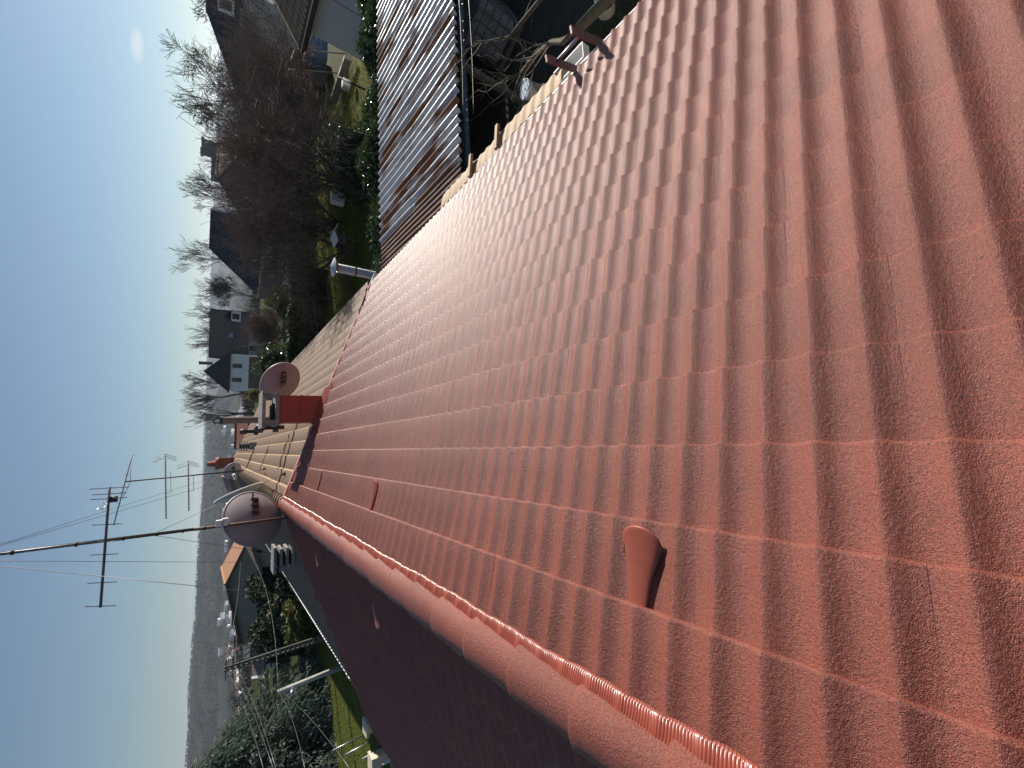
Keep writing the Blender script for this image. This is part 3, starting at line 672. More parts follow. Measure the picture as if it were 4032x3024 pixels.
M_LAWN = mat('lawn', (0.085, 0.105, 0.022), (0.11, 0.13, 0.03), 0.9, rough=0.95, spec=0.03, c3=(0.09, 0.085, 0.03), scale3=2.5, bump=0.6, bscale=14, bdist=0.04, detail=8, coords='World')
def sheet(name, poly, zoff, m, n=10):
    # patch laid over the ground, subdivided so that it follows it
    a, b, c, d = [Vector((p[0], p[1], 0)) for p in poly]; vs = []; fs = []
    for i in range(n+1):
        for j in range(n+1):
            p = (a*(1-i/n)+b*(i/n))*(1-j/n) + (d*(1-i/n)+c*(i/n))*(j/n); vs.append((p.x, p.y, gz(p.length)+zoff))
    fs = [(i*(n+1)+j, (i+1)*(n+1)+j, (i+1)*(n+1)+j+1, i*(n+1)+j+1) for i in range(n) for j in range(n)]
    o = MB().add(vs, fs).build(name, m, None, True); tag(o, kind='structure'); return o
sheet('lawn', [(4.5, 11.2), (17, 11.2), (30, 34), (6, 46)], 0.03, M_LAWN)
sheet('lawn', [(-30, 8), (-7, 8), (-7, 34), (-34, 34)], 0.03, M_LAWN)
grass_patch('grass', 'sunlit grass of the garden behind the corrugated shed', [(5, 11.2), (16, 11.2), (26, 30), (8, 36)], 26000, 1, 0.13)
grass_patch('grass', 'mossy grass in the small yard below the ladder', [(4.0, -0.5), (7, -0.5), (7.6, 4.0), (4.0, 4.0)], 9000, 2, 0.07)
grass_patch('grass', 'grass of the garden on the shaded left side', [(-24, 12), (-7, 12), (-7, 27), (-26, 27)], 16000, 3, 0.11)
M_SOIL = mat('dark_soil', (0.035, 0.03, 0.024), (0.055, 0.05, 0.03), 3, rough=1.0, bump=0.7, bscale=15, bdist=0.05, coords='World')
sheet('yard_soil', [(3.6, -1), (12, -1), (12, 10.5), (3.6, 10.5)], 0.02, M_SOIL)

# ------------------------------------------------------------------ corrugated shed
def sheet_mat(name, seed):
    m = mat(name, (0.60, 0.60, 0.58), (0.48, 0.48, 0.47), 6, rough=0.5, metal=0.15, c3=(0.20, 0.085, 0.04), scale3=1.15, lo3=0.50, hi3=0.58, rough3=0.85, stretch=(3.2, 0.55, 1), coords='World', bump=0.15, bscale=20)
    return m
M_TIN = sheet_mat('galvanised_sheet', 1)
M_RUST = mat('rusted_sheet', (0.17, 0.075, 0.04), (0.10, 0.05, 0.032), 3, rough=0.85, c3=(0.30, 0.2, 0.14), scale3=2.2, lo3=0.58, hi3=0.7, stretch=(2, .5, 1), coords='World')
M_TIMBER = mat('grey_timber', (0.16, 0.14, 0.12), (0.11, 0.095, 0.08), 8, rough=0.9, stretch=(1, 1, 4))
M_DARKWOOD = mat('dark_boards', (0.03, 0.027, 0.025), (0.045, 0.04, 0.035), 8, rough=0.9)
shed = tag(empty('corrugated_shed', (8, 7.7, 0)), 'open shed under a rusty corrugated metal roof beside the red eaves', 'shed')
SZ0, SZ1 = 1.86, 2.02         # near (low) and far (high) eaves
def corr_sheet(x0, x1, y0, y1, period, amp, m, lift=0.0, tilt=0.0, seed=0):
    nx = int(round((x1-x0)/period))*8; vs = []; fs = []; ny = 4
    shp = [0, .25, .75, 1, 1, .75, .25, 0]
    for i in range(nx+1):
        x = x0 + (x1-x0)*i/nx; hgt = amp*shp[i % 8]
        for j in range(ny+1):
            y = y0 + (y1-y0)*j/ny; z = lerp(SZ0, SZ1, (y-5.75)/3.9) + hgt + lift + tilt*(x-x0) + .006*math.sin(y*1.7+x*2.1+seed)
            vs.append((x - shed.location.x, y - shed.location.y, z))
    fs = [(i*(ny+1)+j, (i+1)*(ny+1)+j, (i+1)*(ny+1)+j+1, i*(ny+1)+j+1) for i in range(nx) for j in range(ny)]
    o = MB().add(vs, fs).build('metal_sheet', m, shed); return o
x = 5.2; k = 0
while x < 14.0:
    corr_sheet(x, x+0.88, 5.75 + .02*math.sin(k*2.1), 7.85, 0.22, 0.075, M_TIN, seed=k); corr_sheet(x, x+0.88, 7.80, 9.66 + .02*math.sin(k*1.3), 0.22, 0.075, M_TIN, 0.006, seed=k+.5)
    x += 0.86; k += 1
corr_sheet(4.1, 5.23, 5.78, 9.66, 0.12, 0.022, M_RUST, 0.03, seed=9)
rnd = random.Random(8); mb = MB()
for i in range(40):
    xx = 5.2 + i*0.22 + .165
    for yy in (5.95, 7.82, 9.45):
        mb.lathe([(0.014, 0), (0.014, .014), (0.001, .018)], 6, Matrix.Translation((xx - 8, yy - 7.7, lerp(SZ0, SZ1, (yy-5.75)/3.9) + .05)))
o = mb.build('roofing_nail', M_DARK, shed); o['kind'] = 'stuff'
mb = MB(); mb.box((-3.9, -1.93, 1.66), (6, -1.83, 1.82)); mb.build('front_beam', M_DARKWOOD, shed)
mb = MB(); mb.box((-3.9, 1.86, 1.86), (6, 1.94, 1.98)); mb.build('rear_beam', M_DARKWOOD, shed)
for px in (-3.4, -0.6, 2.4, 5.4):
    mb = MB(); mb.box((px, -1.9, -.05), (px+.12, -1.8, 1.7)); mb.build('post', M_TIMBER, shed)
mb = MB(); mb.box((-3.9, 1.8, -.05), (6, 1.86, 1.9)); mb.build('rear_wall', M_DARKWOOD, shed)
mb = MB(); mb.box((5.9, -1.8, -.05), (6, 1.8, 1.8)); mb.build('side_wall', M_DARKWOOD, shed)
g_ = gutter(8, 5, 6, 0, 0.06, M_SLATEG, shed); g_.rotation_euler = (0, 0, 0)
# run the shed gutter along its near edge
me = g_.data
for v in me.vertices:
    yy = v.co.y; xx = v.co.x - 8; v.co = Vector((4.2 if yy < 5.5 else 14.0, 5.68 + xx, 1.80 + v.co.z))
wire('overhead_cable', 'pale cable stretched in front of the shed, nearer the shed of two', [(5.678, 5.25, 2.129), (8.046, 5.25, 2.108)], 0.006, M_GREYM, 'cables in front of the shed', 0.02, 'cable')
wire('overhead_cable', 'pale cable stretched in front of the shed, nearer the ladder of two', [(5.405, 4.9, 2.147), (7.66, 4.9, 2.132)], 0.006, M_GREYM, 'cables in front of the shed', 0.02, 'cable')

# ------------------------------------------------------------------ things at the eaves and in the yard
# brown corrugated strip lying along the eaves
M_OCHRE = mat('ochre_corrugated', (0.42, 0.27, 0.13), (0.36, 0.22, 0.10), 5, rough=0.7, bump=0.1)
cs = tag(empty('corrugated_strip', (4.2, 4.2, 2.3)), 'ochre corrugated plastic strip lying along the red eaves', 'corrugated sheet')
def strip(y0, y1, lift, nm):
    vs = []; n = int((y1-y0)/.02)
    for i in range(n+1):
        y = y0 + (y1-y0)*i/n; hz = .009*math.sin(2*math.pi*y/.18)
        for xx, z in ((4.06, 2.36), (4.21, 2.34), (4.36, 2.29)): vs.append((xx-4.2, y-4.2, z-2.3+hz+lift))
    fs = [(i*3+j, i*3+j+1, i*3+j+4, i*3+j+3) for i in range(n) for j in range(2)]
    MB().add(vs, fs).build(nm, M_OCHRE, cs, True)
strip(2.72, 4.02, 0.012, 'panel'); strip(3.98, 4.75, 0.0, 'panel'); strip(4.7, 5.75, 0.012, 'panel')
for yy in (4.0, 4.72):
    mb = MB(); mb.box((-.16, yy-4.2-.03, .06), (.24, yy-4.2+.03, .105), Matrix.Rotation(.12, 4, 'Y')); mb.build('batten', M_OCHRE, cs)
ge = tag(empty('gutter_end', (4.22, 2.55, 2.30)), 'pale plastic gutter end poking out beyond the ochre strip', 'gutter')
mb = MB(); pr = [(-.10, .05), (-.10, -.02), (-.06, -.06), (.06, -.06), (.10, -.02), (.10, .05), (.085, .05), (.085, -.01), (.05, -.045), (-.05, -.045), (-.085, -.01), (-.085, .05)]
n = len(pr); mb.add([(a, yy, b) for yy in (-.16, .3) for a, b in pr], [(i, (i+1) % n, n+(i+1) % n, n+i) for i in range(n)]); mb.build('channel', M_WHITE, ge)
mb = MB(); mb.box((-.1, -.165, -.06), (.1, -.155, .05)); mb.build('end_cap', M_WHITE, ge)
# ladder
ld_ = tag(empty('ladder', (4.9, 2.3, 0)), 'aluminium ladder leaning on the eaves with its top sticking up', 'ladder')
M_STILE = mat('grey_red_stile', (0.20, 0.15, 0.14), (0.30, 0.14, 0.12), 6, rough=0.5, metal=0.2)
LO = Vector(ld_.location); st_ = []
for base_, tip_ in (((4.03, 2.12, 2.36), (3.95, 2.17, 2.80)), ((4.03, 2.48, 2.36), (3.95, 2.53, 2.80))):
    base_, tip_ = Vector(base_), Vector(tip_); ax_ = (tip_-base_).normalized(); foot = base_ - ax_*(base_.z/ax_.z); Ln = (tip_-foot).length; st_.append((foot, ax_))
    mb = MB(); mb.box((0, -.04, -.0125), (Ln, .04, .0125), Matrix.Translation(foot - LO) @ frame((0, 0, 0), ax_, (0, 1, 0)).to_3x3().to_4x4()); mb.build('stile', M_STILE, ld_)
i = 0
while Ln - .14 - i*.30 > .1:
    d = Ln - .14 - i*.30; mb = MB(); mb.tube([st_[0][0] + st_[0][1]*d - LO, st_[1][0] + st_[1][1]*d - LO], .017, 8); mb.build('rung', M_ZINC, ld_, True); i += 1
# bucket
bk = tag(empty('bucket', (5.751, 4.25, 1.358)), 'white lidded plastic bucket with wire handle and printed label', 'bucket')
Mt = Matrix.Rotation(R(-8), 4, 'X') @ Matrix.Rotation(R(-10), 4, 'Y')
M_PLAST = mat('white_plastic', (0.72, 0.72, 0.70), (0.66, 0.66, 0.64), 8, rough=0.4)
mb = MB(); mb.lathe([(0.001, -.16), (.122, -.16), (.14, .13), (.146, .135), (.146, .15)], 24, Mt); mb.build('tub', M_PLAST, bk, True)
mb = MB(); mb.lathe([(.15, .135), (.152, .16), (.14, .168), (.13, .158), (.001, .158)], 24, Mt); lid = mb.build('lid', mat('lid_white', (0.66, 0.72, 0.80), (0.62, 0.68, 0.76), 8, rough=0.35), bk, False)
mb = MB(); mb.box((-.012, -.012, .1585), (.012, .012, .162), Mt); mb.build('mark', M_BLACK, lid)
lb = MB(); n = 10
for z0_, z1_, mi in ((-.05, .10, 0), (-.10, -.05, 1)):
    vs = []
    for i in range(n+1):
        a = -2.3 + 1.3*i/n
        for z in (z0_, z1_): 
            rr_ = lerp(.122, .14, (z+.16)/.29)+.0015; vs.append(tuple(Mt @ Vector((rr_*math.cos(a), rr_*math.sin(a), z))))
    lb.add(vs, [(i*2, i*2+2, i*2+3, i*2+1) for i in range(n)], mi)
lb.build('label_print', [mat('label_dark', (0.05, 0.05, 0.045), (0.5, 0.48, 0.45), 30, rough=0.5), mat('label_red', (0.35, 0.05, 0.05), (0.6, 0.55, 0.5), 25, rough=0.5)], bk)
mb = MB(); hp = [Mt @ Vector((.15*math.cos(t), -.02 - .10*math.sin(t), .14 + .10*math.sin(t))) for t in [math.pi*i/10 for i in range(11)]]; mb.tube(hp, .003, 5); mb.build('handle', M_ZINC, bk, True)
st = tag(empty('tree_stump', (bk.location.x, bk.location.y, 0)), 'dark sawn trunk in the yard carrying the white bucket', 'stump')
mb = MB(); mb.lathe([(.30, -.1), (.24, .2), (.22, .9), (.20, bk.location.z-.165), (.001, bk.location.z-.163)], 12); mb.build('trunk', M_BARK, st, True)
# second bucket at the very edge
b2 = tag(empty('bucket', (6.545, 2.992, 0.9)), 'white bucket with brown stripe at the photo edge behind the branch', 'bucket')
mb = MB(); mb.lathe([(0.001, -.18), (.13, -.18), (.15, .12), (.155, .14)], 20, Matrix.Rotation(.5, 4, 'X')); mb.build('tub', M_PLAST, b2, True)
mb = MB(); mb.lathe([(.143, -.02), (.150, .07)], 20, Matrix.Rotation(.5, 4, 'X') @ Matrix.Diagonal((1.012, 1.012, 1, 1))); mb.build('stripe', mat('brown_band', (0.10, 0.035, 0.025), rough=0.5), b2, True)
# caged water tank
tkc = Vector((9.75, 6.484, 0.62)); tn = tag(empty('water_tank', (tkc.x, tkc.y, 0)), 'grey plastic water tank in a wire cage under the shed edge', 'water tank')
tn.rotation_euler = (0, 0, R(24)); mb = MB()
M_TANK = mat('tank_plastic', (0.30, 0.31, 0.32), (0.24, 0.25, 0.26), 5, rough=0.5, trans=0.2)
def rbox(mb, lo, hi, b):
    x0, y0, z0 = lo; x1, y1, z1 = hi
    oc = lambda k: [(x0+b+k, y0+k), (x1-b-k, y0+k), (x1-k, y0+b+k), (x1-k, y1-b-k), (x1-b-k, y1-k), (x0+b+k, y1-k), (x0+k, y1-b-k), (x0+k, y0+b+k)]
    rings = [(0.05, z0), (0, z0+.06), (0, z1-.06), (0.05, z1)]; vs = []
    for k, z in rings: vs += [(a, c, z) for a, c in oc(k)]
    fs = [(i*8+j, i*8+(j+1) % 8, i*8+8+(j+1) % 8, i*8+8+j) for i in range(3) for j in range(8)] + [tuple(range(8))[::-1], tuple(range(24, 32))]
    return mb.add(vs, fs)
rbox(mb, (-.58, -.48, .16), (.58, .48, 1.12), .12).build('vessel', M_TANK, tn)
mb = MB(); mb.box((-.6, -.5, 0), (.6, .5, .13)); mb.build('pallet', M_TIMBER, tn)
for z in (.2, .4, .6, .8, 1.0, 1.16):
    mb = MB(); mb.tube([(-.6, -.5, z), (.6, -.5, z), (.6, .5, z), (-.6, .5, z), (-.6, -.5, z)], .009, 5); mb.build('cage_hoop', M_GREYM, tn)
for i in range(7):
    xx = -.6 + i*.2
    for yy in (-.5, .5):
        mb = MB(); mb.tube([(xx, yy, .13), (xx, yy, 1.16)], .008, 5); mb.build('cage_bar', M_GREYM, tn)
    mb = MB(); mb.tube([(xx, -.5, 1.165), (xx, .5, 1.165)], .008, 5); mb.build('cage_bar', M_GREYM, tn)
for i in range(1, 5):
    yy = -.5 + i*.2
    for xx in (-.6, .6):
        mb = MB(); mb.tube([(xx, yy, .13), (xx, yy, 1.16)], .008, 5); mb.build('cage_bar', M_GREYM, tn)
# fruit tree in the yard: hand laid limbs
ft = tag(empty('fruit_tree', (6.9, 2.4, 0)), 'gnarled bare fruit tree in the yard beside the ladder', 'tree')
fo = Vector(ft.location); rnd = random.Random(21); mb, tw = MB(), MB()
l0 = [Vector((6.9, 2.4, -.1)), Vector((6.75, 2.5, .7)), Vector((4.945, 2.65, 2.05)), Vector((5.065, 2.95, 2.016)), Vector((5.335, 3.2, 1.951)), Vector((5.501, 3.6, 1.9)), Vector((5.618, 4.0, 1.833))]
mb.tube([p-fo for p in l0], [.13, .11, .06, .045, .035, .03, .018], 8, False)
l1 = [l0[1], Vector((7.2, 2.9, 1.3)), Vector((5.978, 3.7, 2.087)), Vector((6.264, 4.1, 1.95)), Vector((6.421, 4.5, 2.172))]
mb.tube([p-fo for p in l1], [.08, .05, .03, .02, .008], 7, False)
for i in range(4, 7):
    for k in range(5):
        d = Vector((rnd.uniform(-.4, .6), rnd.uniform(.2, 1), rnd.uniform(-.3, .5))).normalized()
        grow(mb, tw, l0[i]-fo, d, rnd.uniform(.5, .9), .012, 1, rnd, .7, .05, (2, 3), .8, .004)
for i in range(2, 5):
    for k in range(3):
        d = Vector((rnd.uniform(-.6, .6), rnd.uniform(-.2, 1), rnd.uniform(-.5, .6))).normalized()
        grow(mb, tw, l1[i]-fo, d, rnd.uniform(.4, .8), .010, 1, rnd, .7, .05, (2, 3), .8, .003)
mb.build('trunk', mat('lichen_bark', (0.14, 0.125, 0.085), (0.09, 0.08, 0.06), 25, rough=0.95, bump=0.6, bscale=70), ft, True); tw.build('crown', M_BARK, ft)
# metal flue at the eaves corner
fl = tag(empty('metal_flue', (4.42, 9.95, 0)), 'corrugated metal flue with wide conical cap at the eaves corner', 'flue pipe')
mb = MB(); pf = [(.085, 0.0)]; z = 2.0
while z < 3.06: pf += [(.105, z), (.112, z+.012)]; z += .024
pf += [(.105, 3.06), (.09, 3.06)]; mb.lathe(pf, 18); mb.build('pipe', M_ZINC, fl, False)
mb = MB(); mb.lathe([(.12, 2.62), (.12, 2.66)], 18); mb.build('clamp', M_RUSTY, fl, True)
mb = MB(); mb.lathe([(.001, 3.24), (.235, 3.16), (.235, 3.15), (.001, 3.15)], 20); mb.build('cap', M_ZINC, fl)
for a in range(3):
    mb = MB(); mb.tube([(.09*math.cos(a*2.09), .09*math.sin(a*2.09), 3.02), (.12*math.cos(a*2.09), .12*math.sin(a*2.09), 3.17)], .006, 5); mb.build('strut', M_GREYM, fl)

# ------------------------------------------------------------------ houses around
M_SLATE = mat('dark_slate', (0.045, 0.045, 0.052), (0.062, 0.062, 0.07), 2.5, rough=0.85, spec=0.1, bump=0.4, bscale=12, bdist=0.03)
M_BTILE = mat('brown_flat_tiles', (0.15, 0.11, 0.09), (0.11, 0.085, 0.07), 2.0, rough=0.85, bump=0.4, bscale=10, bdist=0.03)
M_OTILE = mat('orange_tiles', (0.34, 0.17, 0.09), (0.26, 0.13, 0.07), 5, rough=0.8, bump=0.5, bscale=20, bdist=0.03)
M_TANT = mat('tan_tiles', (0.36, 0.24, 0.14), (0.28, 0.18, 0.10), 5, rough=0.85)
M_RTILE = mat('red_tiles', (0.25, 0.075, 0.05), (0.2, 0.06, 0.04), 5, rough=0.85)
M_GREYW = mat('grey_render_wall', (0.42, 0.41, 0.395), (0.36, 0.35, 0.34), 0.8, rough=0.95)
M_WHITEW = mat('white_render_wall', (0.84, 0.85, 0.86), (0.79, 0.80, 0.81), 0.7, rough=0.9, bump=0.15, bscale=30)
M_BEIGEW = mat('beige_render_wall', (0.40, 0.34, 0.27), (0.36, 0.305, 0.24), 1.0, rough=0.95)
M_GGREENW = mat('grey_green_wall', (0.27, 0.275, 0.235), (0.22, 0.225, 0.195), 1.1, rough=0.95)
M_STONE = mat('rubble_stone_wall', (0.20, 0.19, 0.175), (0.12, 0.115, 0.11), 5, rough=0.95, bump=0.7, bscale=8, bdist=0.05)
M_GLASS = mat('window_glass', (0.03, 0.035, 0.04), rough=0.08, spec=0.8)
M_FRAME = mat('window_frame', (0.5, 0.48, 0.45), rough=0.6)
M_SHUT = mat('brown_shutter', (0.11, 0.055, 0.04), rough=0.7)
def house_g(name, label, P0, P1, hw, eave_z, ground_z, wall_m, roof_m, hip0=0, hip1=0, over=0.35, windows=(), chimney=None, verge_m=None, thick=0.14, group=None, cat='house', hwr=None):
    P0, P1 = Vector(P0), Vector(P1); P1.z = P0.z; e = (P1-P0); e.z = 0; L_ = e.length; e.normalize(); n = Vector((e.y, -e.x, 0))
    hwr = hwr or hw
    root = tag(empty(name, (P0.x, P0.y, ground_z)), label, cat, group); O = Vector(root.location)
    rz = P0.z; A = -hip0; B = L_ + hip1
    W_ = lambda a, s_, z: tuple(P0 + e*a + n*s_ + Vector((0, 0, z - P0.z)) - O)
    wa, wb_ = (A+over if hip0 else A), (B-over if hip1 else B)
    mb = MB(); vs = [W_(wa, -hw, ground_z-1), W_(wb_, -hw, ground_z-1), W_(wb_, hwr, ground_z-1), W_(wa, hwr, ground_z-1), W_(wa, -hw, eave_z), W_(wb_, -hw, eave_z), W_(wb_, hwr, eave_z), W_(wa, hwr, eave_z)]
    fs = [(0, 1, 5, 4), (1, 2, 6, 5), (2, 3, 7, 6), (3, 0, 4, 7)]
    if not hip0: vs.append(W_(wa, 0, rz-.1)); fs.append((4, 7, len(vs)-1))
    if not hip1: vs.append(W_(wb_, 0, rz-.1)); fs.append((5, len(vs)-1, 6))
    mb.add(vs, fs); mb.build('wall', wall_m, root)
    roof = MB(); oa, ob = A - over, B + over
    for sgn, h_ in ((-1, hw), (1, hwr)):
        dz = (rz-eave_z)*over/h_; ez = eave_z - dz; s_ = sgn*(h_+over)
        r0 = 0 if hip0 else -over; r1 = L_ if hip1 else L_+over
        q = [W_(r0, 0, rz), W_(r1, 0, rz), W_(ob, s_, ez), W_(oa, s_, ez)]
        lo = [(a, b, c-thick) for a, b, c in q]
        roof.hexa(lo, q) if sgn < 0 else roof.hexa(lo[::-1], q[::-1])
    for hp, a_end, r_end in ((hip0, oa, 0), (hip1, ob, L_)):
        if hp:
            ezl = eave_z - (rz-eave_z)*over/hw; ezr = eave_z - (rz-eave_z)*over/hwr
            q = [W_(a_end, -hw-over, ezl), W_(a_end, hwr+over, ezr), W_(r_end, 0, rz+.003)]; roof.hexa([(a, b, c-thick) for a, b, c in q], q)
    ro = roof.build('roof', roof_m, root)
    rb = MB(); rb.tube([W_(0 if hip0 else -over, 0, rz+.02), W_(L_ if hip1 else L_+over, 0, rz+.02)], .12, 6); rb.build('ridge_capping', roof_m, ro)
    if verge_m:
        for a_end, hp in ((A-over-.02, hip0), (B+over+.02, hip1)):
            if hp: continue
            for sgn, h_ in ((-1, hw), (1, hwr)):
                dz = (rz-eave_z)*over/h_; v = MB(); v.tube([W_(a_end, 0, rz-.08), W_(a_end, sgn*(h_+over), eave_z-dz-.08)], .16, 4); v.build('verge_board', verge_m, ro)
    for (side, t, z0_, z1_, ww) in windows:
        if side in (0, 1):
            s_ = -hw-.02 if side == 0 else hwr+.02; c = P0 + e*lerp(wa, wb_, t) + n*s_; x_ax = e
        else:
            a_ = wa-.02 if side == 2 else wb_+.02; c = P0 + e*a_ + n*lerp(-hw, hwr, t); x_ax = n
        F = frame(Vector((c.x, c.y, 0)) - Vector((O.x, O.y, 0)), x_ax)
        f = MB(); f.box((-ww/2-.12, -.06, z0_-O.z-.12), (ww/2+.12, .06, z1_-O.z+.12), F); fo_ = f.build('window', M_FRAME, root)
        g = MB(); g.box((-ww/2, -.10, z0_-O.z), (ww/2, .10, z1_-O.z), F); g.build('pane', M_GLASS, fo_)
    if chimney:
        a_, s_, hh, cw = chimney; c = MB(); p = Vector(W_(a_, s_, rz)); c.box((p.x-cw, p.y-cw, p.z-1.5), (p.x+cw, p.y+cw, p.z+hh)); c.box((p.x-cw*1.15, p.y-cw*1.15, p.z+hh-.1), (p.x+cw*1.15, p.y+cw*1.15, p.z+hh+.02)); c.build('chimney', M_STONE, ro)
    return root
def dormer(root, c, x_ax, w_, h_, d_, wall_m, roof_m):
    F = frame(Vector(c) - Vector(root.location), x_ax)
    m = MB(); m.box((-w_/2, 0, 0), (w_/2, d_, h_), F); dm = m.build('dormer', wall_m, root)
    r = MB(); q = [(0, -.3, h_+w_*.5), (0, d_, h_+w_*.5)]
    for s_ in (-1, 1):
        top = [F @ Vector(v) for v in ((0, -.3, h_+w_*.52), (0, d_, h_+w_*.52), (s_*(w_/2+.3), d_, h_-.1), (s_*(w_/2+.3), -.3, h_-.1))]
        r.hexa([tuple(v - Vector((0, 0, .12))) for v in top], [tuple(v) for v in top])
    r.build('dormer_roof', roof_m, dm)
    g = MB(); g.box((-w_*.28, -.04, .25), (w_*.28, .02, h_-.15), F); g.build('pane', M_GLASS, dm)
def rooflight(root, c, x_ax, nrm, w_, h_):
    F = frame(Vector(c) - Vector(root.location), x_ax, nrm); m = MB(); m.box((-w_/2-.06, -h_/2-.06, 0), (w_/2+.06, h_/2+.06, .1), F); f = m.build('rooflight', M_BLACK, root)
    m = MB(); m.box((-w_/2, -h_/2, .08), (w_/2, h_/2, .12), F); m.build('pane', mat('sky_glass', (.3, .34, .4), rough=.1), f)
# C: long brown roof with a dormer
c0, c1 = (31.413, 107.505, 5.942), (21.68, 109.882, 5.753)
hc = house_g('village_house', 'house with wide brown roof, dormer window and rooflight behind the round topiary', c0, c1, 5.8, -0.4, -4.5, M_GREYW, M_BTILE, 0, 0, windows=[(1, .25, -2.6, -1.2, 1.1), (1, .75, -2.6, -1.2, 1.1), (0, .25, -2.6, -1.2, 1.1), (0, .75, -2.6, -1.2, 1.1)], verge_m=M_SLATE)
ex = (Vector(c1)-Vector(c0)); ex.z = 0; ex.normalize()
dormer(hc, (29.476, 102.86, 0.645), -ex, 2.2, 1.7, 3.0, M_WHITEW, M_SLATE)
cn_ = Vector((0, 0, 5.5)) - Vector(c0); cn_.z = 0; cn_.normalize(); rooflight(hc, (25.673, 105.213, 2.147), -ex, (cn_ + Vector((0, 0, 1.05))).normalized(), .9, 1.2)
# D: tall wing with a steep hipped roof left of C
d0 = Vector((17.177, 104.599, 6.776)); dv = Vector((d0.x, d0.y, 0)).normalized()
house_g('village_house', 'pale house with steep pointed slate roof and brown shutters left of the brown roof', d0 + dv*0.3, d0 + dv*3.0, 4.0, 2.741, -4.6, M_WHITEW, M_SLATE, 3.4, 3.0, windows=[(2, .30, -3.0, -1.2, .9), (2, .70, -3.0, -1.2, .9), (2, .68, .2, 1.8, .8), (2, .3, .2, 1.8, .8)], chimney=(5.2, 1.8, 0.9, .3))
# B: two staggered gables behind the brown thicket
b1 = Vector((24.183, 40.301, 5.669)); bv = Vector((b1.x, b1.y, 0)).normalized(); bs = Vector((bv.y, -bv.x, 0)); bdir = (bv*0.95 + bs*0.3).normalized()
house_g('village_house', 'grey gabled house with dark roof half hidden behind the brown thicket', b1, b1 + bdir*9, 5.0, 2.278, -1.4, M_GREYW, M_SLATE, windows=[(2, .5, 1.2, 2.6, 1.0), (2, .3, -.6, .6, 1.2), (2, .7, -.6, .6, 1.2)], verge_m=M_SLATE)
b2a, b2b = Vector((28.285, 55.172, 6.082)), Vector((24.341, 57.022, 5.931))
house_g('village_house', 'house with broad dark slate roof and white gable between the thicket and the brown roof', b2a, b2b, 5.2, 1.757, -2.2, M_WHITEW, M_SLATE, 0, 3.6, windows=[(1, .62, -.4, .9, 1.0), (1, .85, -.4, .9, 1.0), (0, .62, -.4, .9, 1.0), (0, .85, -.4, .9, 1.0)], verge_m=M_WHITEW)
# A: mansard-like house at the far right
a0_, a1_ = Vector((50.634, 51.188, 7.315)), Vector((53.305, 48.4, 7.491))
ha = house_g('village_house', 'grey house under a big dark slate roof with a white rooflight at the right edge', a0_, a1_, 5.0, 4.435, -2.4, M_GREYW, M_SLATE, 6.0, 0, windows=[(0, .18, -.9, .4, 1.1), (1, .18, -.9, .4, 1.1), (0, .45, -.9, .4, 1.1), (1, .45, -.9, .4, 1.1)])
dormer(ha, (48.621, 46.821, 4.861), (a1_-a0_).normalized(), 1.6, 1.5, 2.5, M_WHITEW, M_SLATE)
# pale garden wall and stone wall in front of the village houses
for nm, lab, p, q, hh, m in (('garden_wall', 'pale concrete garden wall in front of the slate roofed house at the right edge', (41.992, 40.008, 2.992), (38.915, 43.007, 2.906), 1.5, M_BEIGEW),
                             ('garden_wall', 'long rubble stone wall below the broad slate roof', (18.031, 44.485, -0.186), (15.21, 45.526, 0.045), 2.0, M_STONE),
                             ('garden_wall', 'grey plank wall in front of the pale steep roofed house', (13.79, 68.628, -1.539), (9.06, 69.411, -1.543), 2.6, M_TIMBER)):
    p, q = Vector(p), Vector(q); o = MB().hexa([tuple(p), tuple(q), tuple(q + Vector((.1, .25, 0))), tuple(p + Vector((.1, .25, 0)))], [tuple(p + Vector((0, 0, hh))), tuple(q + Vector((0, 0, hh))), tuple(q + Vector((.1, .25, hh))), tuple(p + Vector((.1, .25, hh)))]).build(nm, m); tag(o, lab, 'wall')
# tower on the horizon
tw_ = tag(empty('tower', (230.924, 350.819, 5.155)), 'square stone tower with ragged top standing out on the horizon', 'tower'); M_FARST = mat('far_stone', (0.10, 0.10, 0.105), (0.08, 0.08, 0.085), 0.3, rough=0.95)
mb = MB(); mb.box((-4.5, -4, -8), (4.5, 4, 11.2)); mb.box((-5.2, -4.6, 10.6), (5.2, 4.6, 11.6)); mb.box((-5.2, -4.6, 11.5), (-3.4, 4.6, 12.6)); mb.box((3.0, -4.6, 11.5), (5.2, 4.6, 12.3)); mb.box((-1, -4.6, 11.5), (.8, 4.6, 12.1)); mb.build('shaft', M_FARST, tw_)
mb = MB(); sv = Vector((tw_.location.y, -tw_.location.x, 0)).normalized(); F = frame((0, 0, 0), -sv); mb.box((4, -4, -8), (22, 4, 5.8), F); mb.build('wing', M_FARST, tw_)

